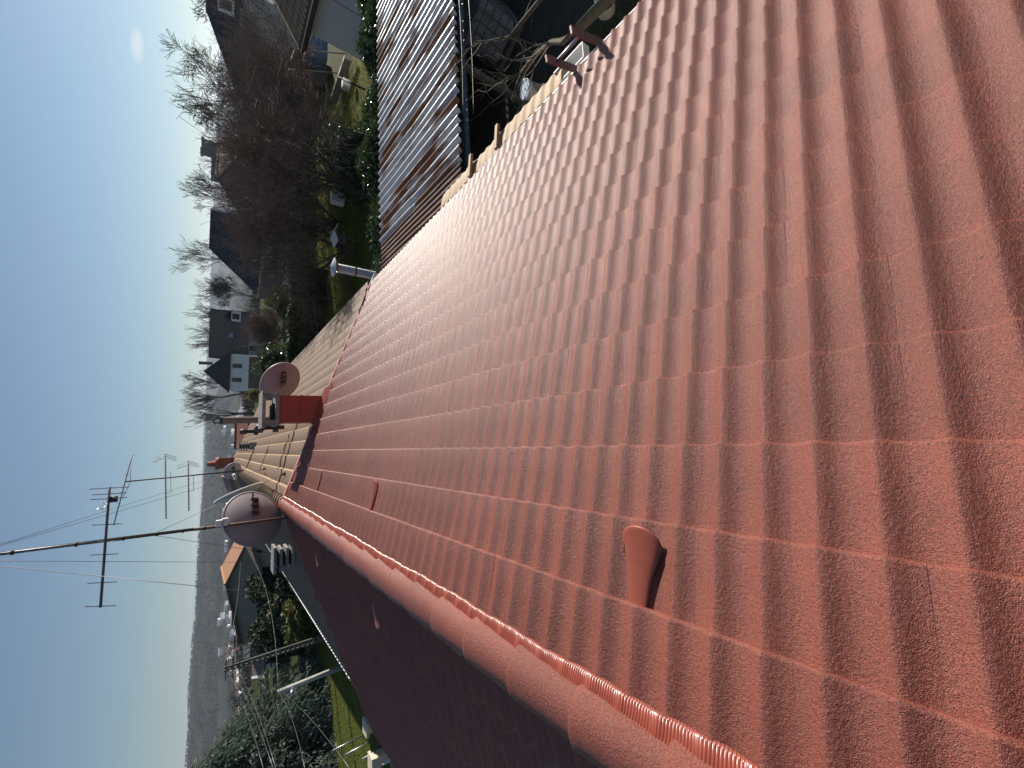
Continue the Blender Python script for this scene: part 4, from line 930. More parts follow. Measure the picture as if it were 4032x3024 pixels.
# white garage
gx, gy0, gy1 = 19.6, 18.15, 8.5
gr = tag(empty('garage', (gx, gy0, -.3)), 'white rendered garage with black door hinges and tan tiled roof', 'garage'); GO = Vector(gr.location)
mb = MB(); mb.box((0, gy1-gy0, -.5), (5.2, 0, 3.02)); mb.build('wall', M_WHITEW, gr)
mb = MB(); mb.box((-.03, gy1-gy0, -.5), (0.0, .03, .28)); mb.build('plinth', M_CONC, gr)
q = [(-.65, .55, 2.95), (2.6, .55, 4.75), (2.6, gy1-gy0, 4.75), (-.65, gy1-gy0, 2.95)]
mb = MB(); mb.hexa([(a, b, c-.12) for a, b, c in q], q); rf = mb.build('roof', M_TANT, gr)
q2 = [(2.6, .55, 4.75), (5.8, .55, 2.95), (5.8, gy1-gy0, 2.95), (2.6, gy1-gy0, 4.75)]
mb = MB(); mb.hexa([(a, b, c-.12) for a, b, c in q2], q2); mb.build('roof', M_TANT, gr)
for i in range(9):                 # courses of tiles on the near slope
    for j in range(34):
        if j > 30: break
        t = i/9; mb = MB(); y_ = .5 - j*.3
        mb.add([(lerp(-.66, 2.6, t), y_, lerp(2.95, 4.75, t)+.05), (lerp(-.66, 2.6, t+.12), y_, lerp(2.95, 4.75, t+.12)+.02), (lerp(-.66, 2.6, t+.12), y_-.14, lerp(2.95, 4.75, t+.12)+.08), (lerp(-.66, 2.6, t), y_-.14, lerp(2.95, 4.75, t)+.12), (lerp(-.66, 2.6, t+.12), y_-.29, lerp(2.95, 4.75, t+.12)+.02), (lerp(-.66, 2.6, t), y_-.29, lerp(2.95, 4.75, t)+.05)], [(0, 1, 2, 3), (3, 2, 4, 5)])
        mb.build('roof_tile', M_TANT, rf)
mb = MB(); mb.box((-.62, gy1-gy0, 2.70), (-.55, .5, 2.86)); mb.build('fascia', mat('brown_fascia', (0.16, 0.08, 0.045), (0.12, 0.06, 0.035), 8, rough=.7), gr)
mb = MB(); mb.box((-.55, gy1-gy0, 2.68), (0, .5, 2.72)); mb.build('soffit', M_SHUT, gr)
mb = MB(); mb.tube([(-.72, gy1-gy0, 2.86), (-.72, .52, 2.86)], .07, 8); mb.build('gutter', M_SLATEG, gr, True)
dr = MB(); dr.box((-.035, -8.3, .35), (-.004, -2.2, 2.35)); door = dr.build('garage_door', M_WHITEW, gr)
for z in (.85, 1.95):
    mb = MB(); mb.box((-.05, -3.1, z), (-.036, -2.28, z+.07)); mb.box((-.05, -2.36, z-.02), (-.036, -2.28, z+.16)); mb.build('hinge', M_BLACK, door)
    mb = MB(); mb.box((-.05, -5.6, z), (-.036, -4.8, z+.07)); mb.build('hinge', M_BLACK, door)
mb = MB(); mb.box((-.04, -8.3, .30), (-.03, -2.2, .345)); mb.box((-.04, -2.19, .3), (-.03, -2.15, 2.4)); mb.box((-.04, -8.3, 2.355), (-.03, -2.2, 2.4)); mb.build('door_joint', M_GREYW, door)
mb = MB(); mb.box((-.06, -1.75, .62), (-.03, -1.5, .68)); mb.box((-.06, -1.75, .66), (-.03, -1.70, .82)); mb.build('latch', M_BLACK, gr)

# ------------------------------------------------------------------ left side houses
h1 = house_g('village_house', 'beige gabled house with dark verge boards behind the ridge dishes', (-1.972, 37.0, 4.165), tuple(Vector((-1.972, 37.0, 4.165)) + Vector((-.6, 14, 0))), 7.0, 2.131, -.8, M_BEIGEW, M_OTILE, verge_m=M_SLATEG, hwr=4.4, windows=[(2, .3, -.2, 1.0, 1.1)])
h2 = house_g('village_house', 'grey green gabled house with orange tiles left of the beige house', (-13.514, 52.0, 3.557), tuple(Vector((-13.514, 52.0, 3.557)) + Vector((-1.0, 12, 0))), 6.2, 2.196, -.7, M_GGREENW, M_OTILE, verge_m=M_SHUT, hwr=3.0)
h3 = house_g('village_house', 'low bungalow with brown roof and white fascia beyond the dark conifers', (-21.4, 62.434, 0.363), (-26.737, 60.342, 0.218), 4.5, -0.431, -3.4, M_WHITEW, M_BTILE, windows=[(0, .3, -2.2, -1.0, 1.4), (0, .7, -2.2, -1.0, 1.4), (1, .3, -2.2, -1.0, 1.4), (1, .7, -2.2, -1.0, 1.4)], verge_m=M_WHITEW)
h4 = house_g('village_house', 'white two storey house with red roof behind the bungalow', (-32.09, 89.416, 0.287), (-34.539, 88.499, 0.202), 4.0, 0.05, -5.5, M_WHITEW, M_RTILE, windows=[(0, .3, -1, .4, 1.0), (0, .6, -1, .4, 1.0), (1, .3, -1, .4, 1.0), (1, .6, -1, .4, 1.0)])
h5 = house_g('village_house', 'small white house with grey roof right of the dark lattice pole top', (-30.039, 76.3, 0.827), (-31.132, 75.86, 0.719), 3.4, 0.612, -4.6, M_WHITEW, M_SLATE, windows=[(0, .5, -2, -.8, 1.0), (1, .5, -2, -.8, 1.0)])
h6 = house_g('village_house', 'tiny pale house with white chimney beyond the grey green gable', (-32.51, 99.84, 0.358), (-33.736, 99.433, 0.274), 3.6, -0.132, -6, M_WHITEW, M_SLATE)
rd = house_g('village_house', 'house with dark red pantile roof past the end of the brown roofs', (3.195, 57.912, 2.855), (0.65, 57.996, 2.731), 4.2, 2.038, -2, M_BEIGEW, M_RTILE)

# green fence, poles, cables, balcony
gf = tag(empty('green_fence', (-8.24, 28.628, 1.0)), 'solid green fence panel below the white gutter', 'fence')
f0, f1 = Vector((-7.6, 30.45, 1.259)), Vector((-7.6, 23.268, 1.419)); n_ = 6
for i in range(n_):
    p, q = f0 + (f1-f0)*(i/n_), f0 + (f1-f0)*((i+.97)/n_); mb = MB(); mb.hexa([(p.x, p.y, -.1), (q.x, q.y, -.1), (q.x-.04, q.y, -.1), (p.x-.04, p.y, -.1)], [(p.x, p.y, f0.z+.02), (q.x, q.y, f0.z+.02), (q.x-.04, q.y, f0.z+.02), (p.x-.04, p.y, f0.z+.02)])
    o = mb.build('panel', mat('green_panel_%d' % i, (0.03, 0.12, 0.08), (0.035, 0.14, 0.095), 5, rough=.6), gf); o.location = -Vector(gf.location)
M_PCONC = mat('pole_concrete', (0.46, 0.45, 0.42), (0.36, 0.35, 0.33), 6, rough=.85)
M_POLED = mat('dark_pole', (0.16, 0.15, 0.13), (0.11, 0.10, 0.09), 5, rough=.9)
pb, ptp = Vector((-10.66, 21.57, 0)), Vector((-10.671, 21.564, 2.664))
pl = tag(empty('utility_pole', pb), 'pale round concrete utility pole with lamp in front of the cedar', 'utility pole')
mb = MB(); mb.tube([Vector((0, 0, -.2)), ptp-pb], [.13, .085], 12); mb.build('shaft', M_PCONC, pl, True)
mb = MB(); pc = pb + (ptp-pb)*.78; F = Matrix.Translation(pc-pb); mb.tube([Vector((0, -.05, 0)), Vector((.05, -.45, .12))], .025, 6); mb.tube([Vector((.05, -.40, .1)), Vector((.08, -.75, .14))], [.06, .09], 8); o = mb.build('street_lamp', M_ZINC, pl, True); o.location = pc-pb
for k in range(3):
    mb = MB(); pc = pb + (ptp-pb)*(.9+.04*k); mb.tube([pc-pb+Vector((-.15, -.05, 0)), pc-pb+Vector((.15, -.05, 0))], .015, 5); mb.build('crossbar', M_GREYM, pl)
pb2, pt2 = Vector((-10.49, 24.98, 0)), Vector((-10.444, 24.996, 4.504))
pl2 = tag(empty('utility_pole', pb2), 'dark ladder-like concrete utility pole beside the cedar', 'utility pole'); dv2 = (pt2-pb2)
for off in (-.13, .13):
    mb = MB(); mb.tube([Vector((off, 0, -.2)), dv2 + Vector((off*.6, 0, 0))], .05, 4); mb.build('rail', M_POLED, pl2)
for k in range(20):
    c = dv2*((k+.5)/20); mb = MB(); mb.box((-.12, -.03, -.06), (.12, .03, .06), Matrix.Translation(c)); mb.build('rung', M_POLED, pl2)
for k in (0, 1, 2):
    c = dv2*(.86+.06*k); mb = MB(); mb.tube([c + Vector((-.5, 0, 0)), c + Vector((.5, 0, 0))], .025, 5); mb.build('crossarm', M_GREYM, pl2)
for i, (pa, pq, lab) in enumerate(((pt2*.98 + pb2*.02, (-7.4, 11.885, 4.202), 'overhead cable from the lattice pole, leftmost of five at the photo edge'), (pt2*.95 + pb2*.05, (-7.473, 11.839, 4.008), 'overhead cable from the lattice pole, second of five at the photo edge'), (pt2*.9 + pb2*.1, (-7.493, 11.826, 3.954), 'overhead cable from the lattice pole, third of five at the photo edge'), (ptp*.99 + pb*.01, (-6.611, 10.014, 3.669), 'overhead cable from the pale pole, fourth of five at the photo edge'), (ptp*.96 + pb*.04, (-6.34, 8.989, 3.06), 'overhead cable sagging over the lawn, rightmost of five at the photo edge'))):
    wire('overhead_cable', lab, [pa, Vector(pq)], .006, M_GREYM, 'overhead cables on the left', .1, 'cable')
wire('overhead_cable', 'overhead cable crossing the grey green gable towards the lattice pole', [pt2, (-8.058, 36.0, 3.305)], .007, M_GREYM, 'overhead cables on the left', .15, 'cable')
wire('overhead_cable', 'overhead cable crossing the dark conifers between the two poles', [ptp, (-8.082, 34.0, 2.459)], .007, M_GREYM, 'overhead cables on the left', .3, 'cable')
# terrace parapet below the left eaves
tr = tag(empty('terrace', (-8.4, 8.4, 0)), 'cream terrace with square pillars and dark railings below the left eaves', 'terrace')
M_CREAM = mat('cream_pillar', (0.62, 0.55, 0.42), (0.55, 0.48, 0.37), 6, rough=.85)
pA, pB = Vector((-9.311, 14.532, 1.0)), Vector((-10.071, 14.007, 1.0))
for c in (pA, pB, pB + (pB-pA)):
    mb = MB(); mb.box((c.x-.16, c.y-.16, -.1), (c.x+.16, c.y+.16, 1.0)); o = mb.build('pillar', M_CREAM, tr); o.location = -Vector(tr.location)
    mb = MB(); mb.box((c.x-.22, c.y-.22, 1.0), (c.x+.22, c.y+.22, 1.08)); o = mb.build('pillar_cap', M_CREAM, tr); o.location = -Vector(tr.location)
for i in range(2):
    p, q = (pA, pB) if i == 0 else (pB, pB + (pB-pA)); d_ = (q-p).normalized()
    mb = MB(); F = frame((p.x, p.y, 0), d_); L_ = (q-p).length; mb.box((.16, -.08, -.1), (L_-.16, .08, .35), F); o = mb.build('low_wall', M_CREAM, tr); o.location = -Vector(tr.location)
    for z in (.5, .68, .86):
        mb = MB(); mb.tube([p + d_*.16 + Vector((0, 0, z-p.z)), q - d_*.16 + Vector((0, 0, z-q.z))], .015, 6); o = mb.build('railing', M_BLACK, tr); o.location = -Vector(tr.location)
mb = MB(); F = frame((pA.x, pA.y, 0), (pB-pA)); mb.box((-.2, -1.6, -.1), (2.2*(pB-pA).length, -.1, .06), F); o = mb.build('paving', M_CONC, tr); o.location = -Vector(tr.location)
# mesh fence posts in the left garden
for k in range(4):
    p = Vector((-9.2 - k*.9, 12.5 + k*1.9, 0)); o = MB().tube([p, p + Vector((0, 0, 1.2))], .025, 6).build('fence_post', M_ZINC, None, True); tag(o, 'thin metal fence post in the left garden, %s from the terrace' % ('first', 'second', 'third', 'fourth')[k], 'fence post', 'fence posts in the left garden')

# ------------------------------------------------------------------ trees, shrubs and hedges
T = M_TWIG
bare_tree('dense brown thicket tree with trunk beside the white meter box', (11.219, 16.723, 0.0), 5.9, 31, depth=5, spread=1.1, trunk_frac=.22, kids=(4, 6), up=.07, lean=(.25, .1), min_r=.007, r=.15, group='brown thicket of bare trees')
bare_tree('dense brown thicket tree nearest the red eaves, in front of the broad slate roof', (10.615, 21.343, -0.1), 5.5, 32, depth=5, spread=1.1, trunk_frac=.06, kids=(4, 5), up=.07, min_r=.007, stems=2, r=.10, group='brown thicket of bare trees')
bare_tree('dense brown thicket tree right of the grey gable', (17.8, 23.266, -0.2), 6.4, 33, depth=5, spread=1.1, trunk_frac=.06, kids=(4, 5), up=.07, min_r=.008, stems=2, r=.11, group='brown thicket of bare trees')
bare_tree('reddish brown thicket tree left of the white garage', (27.633, 29.663, -0.4), 6.5, 34, depth=5, spread=1.05, trunk_frac=.06, kids=(4, 5), up=.07, min_r=.010, stems=2, r=.11, group='brown thicket of bare trees')
bare_tree('low tangled thicket tree behind the lawn near the concrete edging', (22.439, 27.048, -0.2), 5.2, 35, depth=5, spread=1.0, trunk_frac=.06, kids=(3, 4), up=.08, min_r=.008, stems=3, r=.08, group='brown thicket of bare trees')
bare_tree('dense brown thicket tree in front of the white gable', (12.729, 22.31, -0.1), 5.7, 36, depth=5, spread=1.1, trunk_frac=.06, kids=(4, 5), up=.08, min_r=.008, stems=2, r=.09, group='brown thicket of bare trees')
bare_tree('dense brown thicket tree in front of the grey gable wall', (16.953, 24.974, -0.2), 6.2, 37, depth=5, spread=1.1, trunk_frac=.06, kids=(4, 5), up=.08, min_r=.008, stems=2, r=.09, group='brown thicket of bare trees')
F_ = dict(twigm=M_TWIGFAR, group='bare trees on the skyline')
bare_tree('wide open crowned bare tree rising highest on the skyline near the small cloud', (32.843, 40.315, 2.741), 6.191000000000001, 41, depth=5, spread=.95, trunk_frac=.30, kids=(3, 5), up=.1, min_r=.016, wig=.35, **F_)
bare_tree('bushy bare tree behind the slate roof at the right edge', (64.665, 62.597, 2.721), 7.507, 42, depth=5, spread=.85, trunk_frac=.3, kids=(3, 4), min_r=.025, **F_)
bare_tree('bare tree left of the tower behind the thicket gable', (58.711, 104.657, -0.433), 10.834999999999999, 43, depth=5, spread=.8, trunk_frac=.3, kids=(2, 4), up=.25, min_r=.03, **F_)
bare_tree('fan shaped bare tree above the broad slate roof', (50.052, 119.978, -1.751), 13.100999999999999, 44, depth=5, spread=.85, trunk_frac=.3, kids=(2, 4), up=.25, min_r=.03, **F_)
bare_tree('bare tree in the gap between the broad slate roof and the brown roof', (33.564, 99.491, -1.145), 7.6259999999999994, 51, depth=5, spread=.8, trunk_frac=.2, kids=(3, 5), up=.2, min_r=.022, **F_)
bare_tree('small bare tree above the brown roofed house', (34.581, 145.96, -4.006), 14.019, 45, depth=4, spread=.6, trunk_frac=.3, kids=(3, 5), up=.3, min_r=.035, **F_)
bare_tree('bare tree between the brown roof and the pointed roof', (43.683, 153.921, -4.337), 14.526, 50, depth=4, spread=.6, trunk_frac=.3, kids=(3, 5), up=.3, min_r=.035, **F_)
bare_tree('thick bare tree behind the pointed slate roof', (14.9, 124.109, -5.044), 14.312999999999999, 46, depth=5, spread=.65, trunk_frac=.25, kids=(3, 5), up=.3, min_r=.03, **F_)
bare_tree('slender bare tree right of the tall brown flue pipe', (7.642, 99.708, -3.074), 11.357, 47, depth=4, spread=.45, trunk_frac=.35, kids=(3, 4), up=.4, min_r=.025, **F_)
bare_tree('round brown bare shrub behind the topiary dome', (9.876, 38.762, 0.086), 3.0, 48, depth=5, spread=.9, trunk_frac=.1, kids=(3, 5), up=.1, min_r=.010, stems=3, group='garden shrubs', name='bare_shrub', cat='shrub')
bare_tree('gnarled bare fruit tree in front of the bungalow', (-16.484, 41.872, 0.62), 4.2, 49, depth=3, spread=.9, trunk_frac=.3, kids=(2, 3), min_r=.02, wig=.5, group='garden shrubs')
hedge('laurel_hedge', 'glossy laurel hedge running behind the corrugated shed', (4.7, 10.35, 0), (14.5, 10.6, 0), 1.0, 2.0, 9000, .085, M_LAUREL, 61)
blob_shrub('laurel_bush', 'rounded glossy laurel bush on the lawn behind the hedge', (12.671, 16.659, 0.0), 1.6, 1.7, 4500, .085, M_LAUREL, 62)
blob_shrub('dark_ivy_bush', 'dark ivy clad bush between the shed and the white garage', (15.2, 11.6, 0), 0.9, 1.6, 2500, .09, M_HEDGE, 63)
hedge('clipped_hedge', 'dark clipped hedge with sunlit top in front of the topiary dome', (11.288, 26.268, -0.1), (4.878, 27.378, -0.1), 1.0, 1.85, 9000, .10, M_HEDGE, 64, wob=.04)
tb = Vector((10.803, 32.238, 0.925))
blob_shrub('topiary_dome', 'domed clipped topiary bush beside the stone wall', (tb.x, tb.y, tb.z-.5), 1.15, 1.75, 7000, .09, M_YELLOW, 65, shape=.8)
blob_shrub('garden_bush', 'fresh green bush by the brown eaves left of the hedge', (6.055, 32.44, 1.0), 1.5, 2.0, 2500, .10, M_LAUREL, 66)
blob_shrub('golden_shrub', 'small golden shrub beneath the pale steep roofed house', (6.909, 59.601, 0.5), 0.9, 1.1, 900, .14, mat('golden', (.2, .18, .03), (.14, .13, .03), 2, rough=.7, trans=.3), 67)
# dark conifers on the left
for i, (px, py, d_, rad, hh, m, lab) in enumerate(((1190, 1230, 29, 2.6, 3.3, M_CONIF, 'dark spreading conifer in front of the grey green gable'), (1290, 1480, 25, 2.4, 3.0, M_CONIF, 'dark conifer above the end of the green fence'), (1130, 1600, 30, 2.6, 3.2, M_CONIF, 'dark conifer left of the fence, near the lattice pole'), (1180, 1060, 33, 1.3, 1.9, M_YELLOW, 'light green shrub at the white gutter right of the conifers'), (1420, 1560, 21.5, 1.5, 1.7, M_YELLOW, 'olive green shrub below the dark conifers'))):
    px_, py_ = px, py
    loc = [(-10.865, 37.921, 0.0), (-10.893, 31.978, 0.0), (-13.686, 37.589, 0.0), (-10.449, 41.514, 0.0), (-10.778, 29.478, 0.0)][i]
    blob_shrub('conifer_shrub', lab, loc, rad, (2.35, 1.9, 2.1, 1.3, 1.2)[i], 6000, .17, m, 70+i, 'dark conifers on the left')
# cedar: drooping tiers of needle tufts
def cedar(label, base, h, rad, seed, n_br=150):
    rnd = random.Random(seed); root = tag(empty('cedar_tree', base), label, 'tree'); tb_, mb = MB(), MB()
    tb_.tube([(0, 0, -.3), (0.1, 0, h*.5), (0, .1, h*.96)], [.34, .22, .05], 9, False)
    for i in range(n_br):
        t = rnd.random()**.8; z = lerp(.9, h*.93, t); a = rnd.uniform(0, 6.283); L_ = rad*(1-t*.68)*rnd.uniform(.65, 1.08)
        p = Vector((0, 0, z)); pts = [p]; d = Vector((math.cos(a), math.sin(a), rnd.uniform(.0, .35)))
        for k in range(5):
            d = (d + Vector((rnd.uniform(-.2, .2), rnd.uniform(-.2, .2), -.13))).normalized(); p = p + d*(L_/5); pts.append(p.copy())
        tb_.tube(pts, [.06*(1-.8*t)*(1-k*.17)+.008 for k in range(6)], 4, False)
        for k in range(int(26 + L_*22)):
            u = rnd.random()**.6*5; j = min(4, int(u)); c = pts[j] + (pts[j+1]-pts[j])*(u-j) + Vector((rnd.gauss(0, .22), rnd.gauss(0, .22), rnd.gauss(-.08, .16)))
            ax = (d + Vector((rnd.uniform(-.9, .9), rnd.uniform(-.9, .9), rnd.uniform(-.7, .4)))).normalized(); s_ = rnd.uniform(.16, .36); b = ax.orthogonal().normalized(); b.rotate(Matrix.Rotation(rnd.uniform(0, 6.28), 3, ax)); w_ = s_*.22; cr = ax.cross(b)
            mb.add([tuple(c - b*w_), tuple(c + ax*s_*.5 + cr*w_*.5), tuple(c + b*w_), tuple(c + ax*s_), tuple(c - cr*w_), tuple(c + cr*w_)], [(0, 2, 3), (4, 5, 3), (0, 1, 2)])
    tb_.build('trunk', M_BARK, root, True); mb.build('crown', M_CEDAR, root); return root
cedar('large blue green cedar with drooping tufted branches at the left', (-17.875, 27.739, -2.177), 8.433, 7.4, 81, 380)

# ------------------------------------------------------------------ small garden things on the right
M_POST = mat('dark_post', (0.03, 0.03, 0.028), rough=.7)
mbx = tag(empty('meter_box', (11.488, 18.057, 0.0)), 'white box on a dark post beside the thicket trunk', 'box'); zt = 0.819
MB().tube([(0, 0, -.1), (-.05, .1, zt)], .025, 6).build('post', M_POST, mbx, True); MB().box((-.3, -.16, zt), (.25, .16, zt+.55)).build('cabinet', M_PLAST, mbx)
fd = tag(empty('bird_table', (9.526, 17.916, 0.0)), 'bird table with white slanted roof on a wooden post', 'bird table'); zt = 0.828
MB().tube([(0, 0, -.1), (0, 0, zt)], .03, 6).build('post', M_TIMBER, fd, True); MB().box((-.25, -.25, zt), (.25, .25, zt+.04)).build('tray', M_TIMBER, fd)
for s_ in (-1, 1): MB().hexa([(s_*.02, -.4, zt+.50), (s_*.42, -.4, zt+.34), (s_*.42, .4, zt+.34), (s_*.02, .4, zt+.50)], [(s_*.02, -.4, zt+.53), (s_*.42, -.4, zt+.37), (s_*.42, .4, zt+.37), (s_*.02, .4, zt+.53)]).build('roof_board', M_PLAST, fd)
for a, b in ((-.2, -.2), (.2, -.2), (.2, .2), (-.2, .2)): MB().box((a-.015, b-.015, zt), (a+.015, b+.015, zt+.42)).build('corner_post', M_TIMBER, fd)
ed0, ed1 = Vector((21.091, 19.764, 0.05)), Vector((21.193, 23.194, 0.0)); o = MB().box((0, -.12, -.1), ((ed1-ed0).length, .12, .28), frame(ed0, ed1-ed0)).build('concrete_edging', M_CONC); tag(o, 'low concrete edging beam between lawn and garden bed', 'edging')
wbx = Vector((19.542, 19.96, 0.3)); o = MB(); rbox(o, (wbx.x-.28, wbx.y-.2, 0), (wbx.x+.28, wbx.y+.2, .4), .08); o = o.build('planter_box', M_PLAST); tag(o, 'white plastic box at the end of the concrete edging', 'box')
tp_ = Vector((25.911, 24.992, 1.066)); o = MB(); rbox(o, (-.9, -.6, -.9), (.9, .6, .35), .2); o = o.build('covered_pile', mat('blue_tarp', (0.05, 0.12, 0.26), (0.04, 0.10, 0.22), 4, rough=.4, bump=.5, bscale=8, bdist=.1)); o.location = tp_; tag(o, 'pile under a blue tarpaulin beside the white garage', 'tarpaulin')
gt = tag(empty('swing_frame', (21.987, 21.862, 0.0)), 'slender grey clothes line frame on the sunlit lawn', 'clothes line'); g0, g1, g2, g3 = [Vector(p) for p in ((21.769, 21.607, 0.0), (20.58, 21.828, 2.748), (22.198, 20.631, 0.0), (21.314, 21.111, 2.535))]
for a, b, nm in ((g0, g1, 'post'), (g2, g3, 'post'), (g1, g3, 'crossbar')):
    o = MB().tube([a, b], .03, 6).build(nm, M_GREYM, gt, True); o.location = -Vector(gt.location)
po = Vector((18.848, 18.811, 0.2)); o = MB().tube([Vector((18.567, 18.723, 0.9)), Vector((17.27, 17.399, 0.0))], .05, 6).build('leaning_pole', M_POST, None, True); tag(o, 'dark pole leaning over the lawn edge by the white box', 'pole')
lw = tag(empty('low_outbuilding', (28.234, 28.334, 1.808)), 'long low outbuilding with glinting metal roof right of the thicket', 'outbuilding')
q0, q1 = Vector((28.443, 28.125, 1.841)), Vector((29.952, 32.232, 1.551)); dq = q1-q0
o = MB().hexa([tuple(q0), tuple(q1), tuple(q1 + Vector((1.5, 2.2, -.15))), tuple(q0 + Vector((1.5, 2.2, -.15)))], [tuple(q0 + Vector((0, 0, .08))), tuple(q1 + Vector((0, 0, .08))), tuple(q1 + Vector((1.5, 2.2, -.07))), tuple(q0 + Vector((1.5, 2.2, -.07)))]).build('roof', M_ZINC, lw); o.location = -Vector(lw.location)
o = MB().hexa([(q0.x, q0.y, -2), (q1.x, q1.y, -2), (q1.x+1.4, q1.y+2, -2), (q0.x+1.4, q0.y+2, -2)], [tuple(q0 - Vector((0, 0, .01))), tuple(q1 - Vector((0, 0, .01))), tuple(q1 + Vector((1.4, 2, -.16))), tuple(q0 + Vector((1.4, 2, -.16)))]).build('wall', M_STONE, lw); o.location = -Vector(lw.location)

# ------------------------------------------------------------------ valley, woods, town and hills
M_WOOD = mat('far_woods', (0.040, 0.040, 0.030), (0.065, 0.058, 0.045), .05, rough=1.0, spec=0.02, coords='World')
def woods(name, label, n, rmin, rmax, az0, az1, seed, hmin, hmax, zadd=None, spikes=9, wf=.10):
    rnd = random.Random(seed); mb = MB()
    for _ in range(n):
        r = rmin*(rmax/rmin)**rnd.random(); a = R(rnd.uniform(az0, az1)); x, y = r*math.sin(a), r*math.cos(a); z = (zadd(r, math.degrees(a)) if zadd else gz(r)); h = rnd.uniform(hmin, hmax); cw = h*rnd.uniform(.32, .5)
        for _k in range(spikes):
            v = Vector((rnd.gauss(0, 1), rnd.gauss(0, 1), rnd.gauss(.25, .8))).normalized(); tip = Vector((x + v.x*cw, y + v.y*cw, z + h*.58 + v.z*h*.42)); b0_ = Vector((x + v.x*cw*.2, y + v.y*cw*.2, z + h*(.32 + .15*v.z)))
            sd_ = Vector((rnd.uniform(-1, 1), rnd.uniform(-1, 1), rnd.uniform(-.3, .3))).normalized()*h*wf
            mb.add([tuple(b0_ - sd_), tuple(b0_ + sd_), tuple(tip + sd_*.7), tuple(tip - sd_*.4)], [(0, 1, 2, 3)])
        mb.add([(x - h*.02, y, z-1), (x + h*.02, y, z-1), (x, y, z + h*.6)], [(0, 1, 2)])
    o = mb.build(name, M_WOOD); tag(o, label, 'woods', kind='stuff'); return o
woods('valley_woods', 'bare woods covering the slope down into the valley', 5200, 300, 1500, -62, 62, 91, 5, 10, None, 12, .06)
woods('valley_woods', 'scattered trees among the far town', 3800, 1200, 3600, -62, 62, 92, 6, 12, None, 6, .16)
def copse(label, n, r0, r1, az0, az1, seed):
    rnd = random.Random(seed); protos_ = []
    for k in range(4):
        a_, b_ = MB(), MB(); a_.tube([(0, 0, -.2), (.02, 0, .3)], [.03, .02], 4, False)
        for j in range(6):
            an = rnd.uniform(0, 6.28); grow(a_, a_, Vector((0, 0, rnd.uniform(.15, .32))), Vector((math.cos(an)*.6, math.sin(an)*.6, .8)).normalized(), .36, .012, 2, rnd, .9, .2, (3, 5), .3, .0035)
        protos_.append(a_)
    vs = []; fs = []
    for _ in range(n):
        r = rnd.uniform(r0, r1); a = R(rnd.uniform(az0, az1)); h = rnd.uniform(4, 8.5); M_ = Matrix.Translation((r*math.sin(a), r*math.cos(a), gz(r))) @ Matrix.Rotation(rnd.uniform(0, 6.28), 4, 'Z') @ Matrix.Scale(h, 4); pr_ = rnd.choice(protos_); k = len(vs)
        vs += [tuple(M_ @ Vector(v)) for v in pr_.v]; fs += [tuple(i + k for i in f) for f in pr_.f]
    o = MB(); o.v = vs; o.f = fs; o.mi = [0]*len(fs); o = o.build('valley_woods', M_TWIGFAR); tag(o, label, 'woods', kind='stuff')
copse('bare copse just beyond the village houses', 150, 130, 300, -42, 30, 95)
def hill_z(r, a):
    # wooded ridge on the left, low plateau straight ahead and to the right
    left = interp(a, [-70, -45, -29, -20, -12, -5, 2, 70], [28, 26, 25, 22, 17, 9, 4, 2]); right = interp(a, [-70, -5, 5, 20, 45, 70], [20, 26, 32, 34, 40, 42])
    f1 = max(0, 1 - abs(r-2700)/900); f2 = interp(r, [4200, 5600, 7500], [0, 1, 1]); f1 = f1*f1*(3-2*f1)
    w = 1 + .025*math.sin(a*.5) + .012*math.sin(a*1.3+1)
    return gz(r) + f1*(left+86)*w*(1 if a < 4 else max(0, 1-(a-4)/8)) + f2*(right+84+5.5)*(1+.02*math.sin(a*.7))
def hills():
    rs = [1700, 1900, 2100, 2300, 2500, 2700, 2900, 3200, 3600, 4200, 4700, 5200, 5600, 6200, 7500]; az = [-75 + i*1.0 for i in range(151)]
    vs = [(r*math.sin(R(a)), r*math.cos(R(a)), hill_z(r, a)+.5) for r in rs for a in az]; n = len(az)
    fs = [(i*n+j, i*n+j+1, (i+1)*n+j+1, (i+1)*n+j) for i in range(len(rs)-1) for j in range(n-1)]
    return MB().add(vs, fs)
o = hills().build('hills', mat('hill_ground', (0.028, 0.031, 0.024), (0.085, 0.078, 0.055), .006, rough=1.0, spec=0.02, coords='World'), None, True); tag(o, kind='structure')
woods('hill_woods', 'wooded ridge closing the view on the left', 7000, 2050, 2900, -62, 6, 93, 6, 11, hill_z, 7, .14)
woods('hill_woods', 'tree line of the far plateau on the horizon', 2600, 5300, 6100, -30, 62, 94, 8, 14, hill_z, 5, .3)
M_FARW = mat('far_white_wall', (0.85, 0.85, 0.83), rough=.9); M_FARR = mat('far_roof', (0.17, 0.10, 0.075), rough=.9); M_FARGLINT = mat('far_glint_roof', (0.45, 0.46, 0.48), rough=.5)  # second roof colour is pale: sun glint on distant roofs painted in
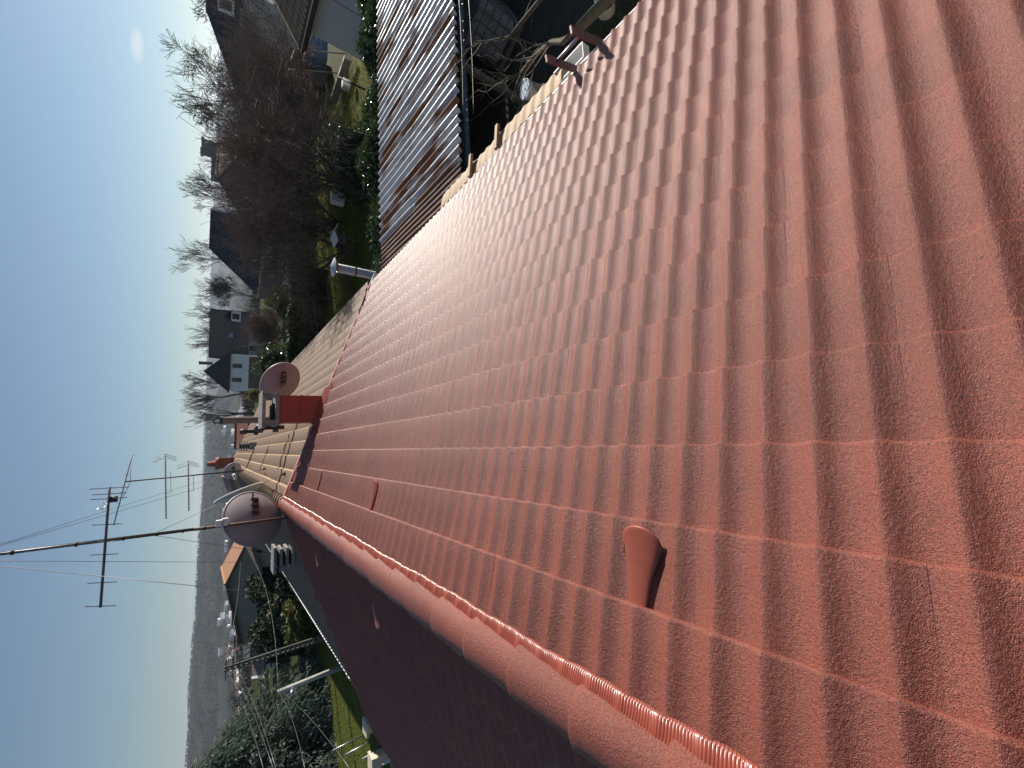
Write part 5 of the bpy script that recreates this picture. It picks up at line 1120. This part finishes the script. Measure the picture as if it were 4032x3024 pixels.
def town_mesh(sx, sy, h, rh):
    mb = MB(); mb.add([(-sx, -sy, -3), (sx, -sy, -3), (sx, sy, -3), (-sx, sy, -3), (-sx, -sy, h), (sx, -sy, h), (sx, sy, h), (-sx, sy, h), (-sx, 0, h+rh), (sx, 0, h+rh)], [(0, 1, 5, 4), (1, 2, 6, 5), (2, 3, 7, 6), (3, 0, 4, 7), (4, 7, 8), (5, 9, 6)]); mb.add([(-sx*1.06, -sy*1.1, h-.2), (sx*1.06, -sy*1.1, h-.2), (sx*1.06, sy*1.1, h-.2), (-sx*1.06, sy*1.1, h-.2), (-sx*1.06, 0, h+rh+.15), (sx*1.06, 0, h+rh+.15)], [(0, 1, 5, 4), (5, 2, 3, 4)], 1); return mb
protos = []
for i, (sx, sy, h, rh) in enumerate(((6, 4, 5, 3), (8, 5, 4, 3), (12, 7, 9, 3), (20, 8, 7, 1.5))):
    for m in (M_FARR, M_FARGLINT):
        mb = town_mesh(sx, sy, h, rh); me = mb.mesh('town_house'); me.materials.append(M_FARW); me.materials.append(m); me.polygons.foreach_set('material_index', mb.mi); protos.append(me)
rnd = random.Random(17)
for i in range(220):
    near = i < 60
    a = rnd.uniform(-24, 12) if not near else rnd.choice([rnd.uniform(-28, -6), rnd.uniform(-4, 8)]); r = rnd.uniform(420, 1100) if near else rnd.uniform(1100, 2050 if a < 2 else 4200)
    x, y = r*math.sin(R(a)), r*math.cos(R(a)); o = bpy.data.objects.new('town_house', rnd.choice(protos[:6] if near else protos)); COL.objects.link(o)
    zz_ = gz(r) if r < 1700 else hill_z(r, a); o.location = (x, y, zz_+4); o.rotation_euler = (0, 0, rnd.uniform(0, 3.14)); tag(o, 'tiny pale house among the trees of the distant valley town', 'house', 'houses of the distant town')

# ------------------------------------------------------------------ haze
def haze():
    o = MB().box((-9500, -3000, -140), (9500, 9500, 140)).build('haze', None); m = bpy.data.materials.new('haze'); m.use_nodes = True; N = m.node_tree.nodes
    N.remove(N['Principled BSDF']); v = N.new('ShaderNodeVolumePrincipled'); v.inputs['Color'].default_value = (0.72, 0.84, 1.0, 1); v.inputs['Density'].default_value = 0.00008; v.inputs['Anisotropy'].default_value = 0.3
    m.node_tree.links.new(v.outputs[0], N['Material Output'].inputs['Volume']); o.data.materials.append(m); tag(o, kind='stuff', label='pale blue haze over the valley', cat='haze')
haze()
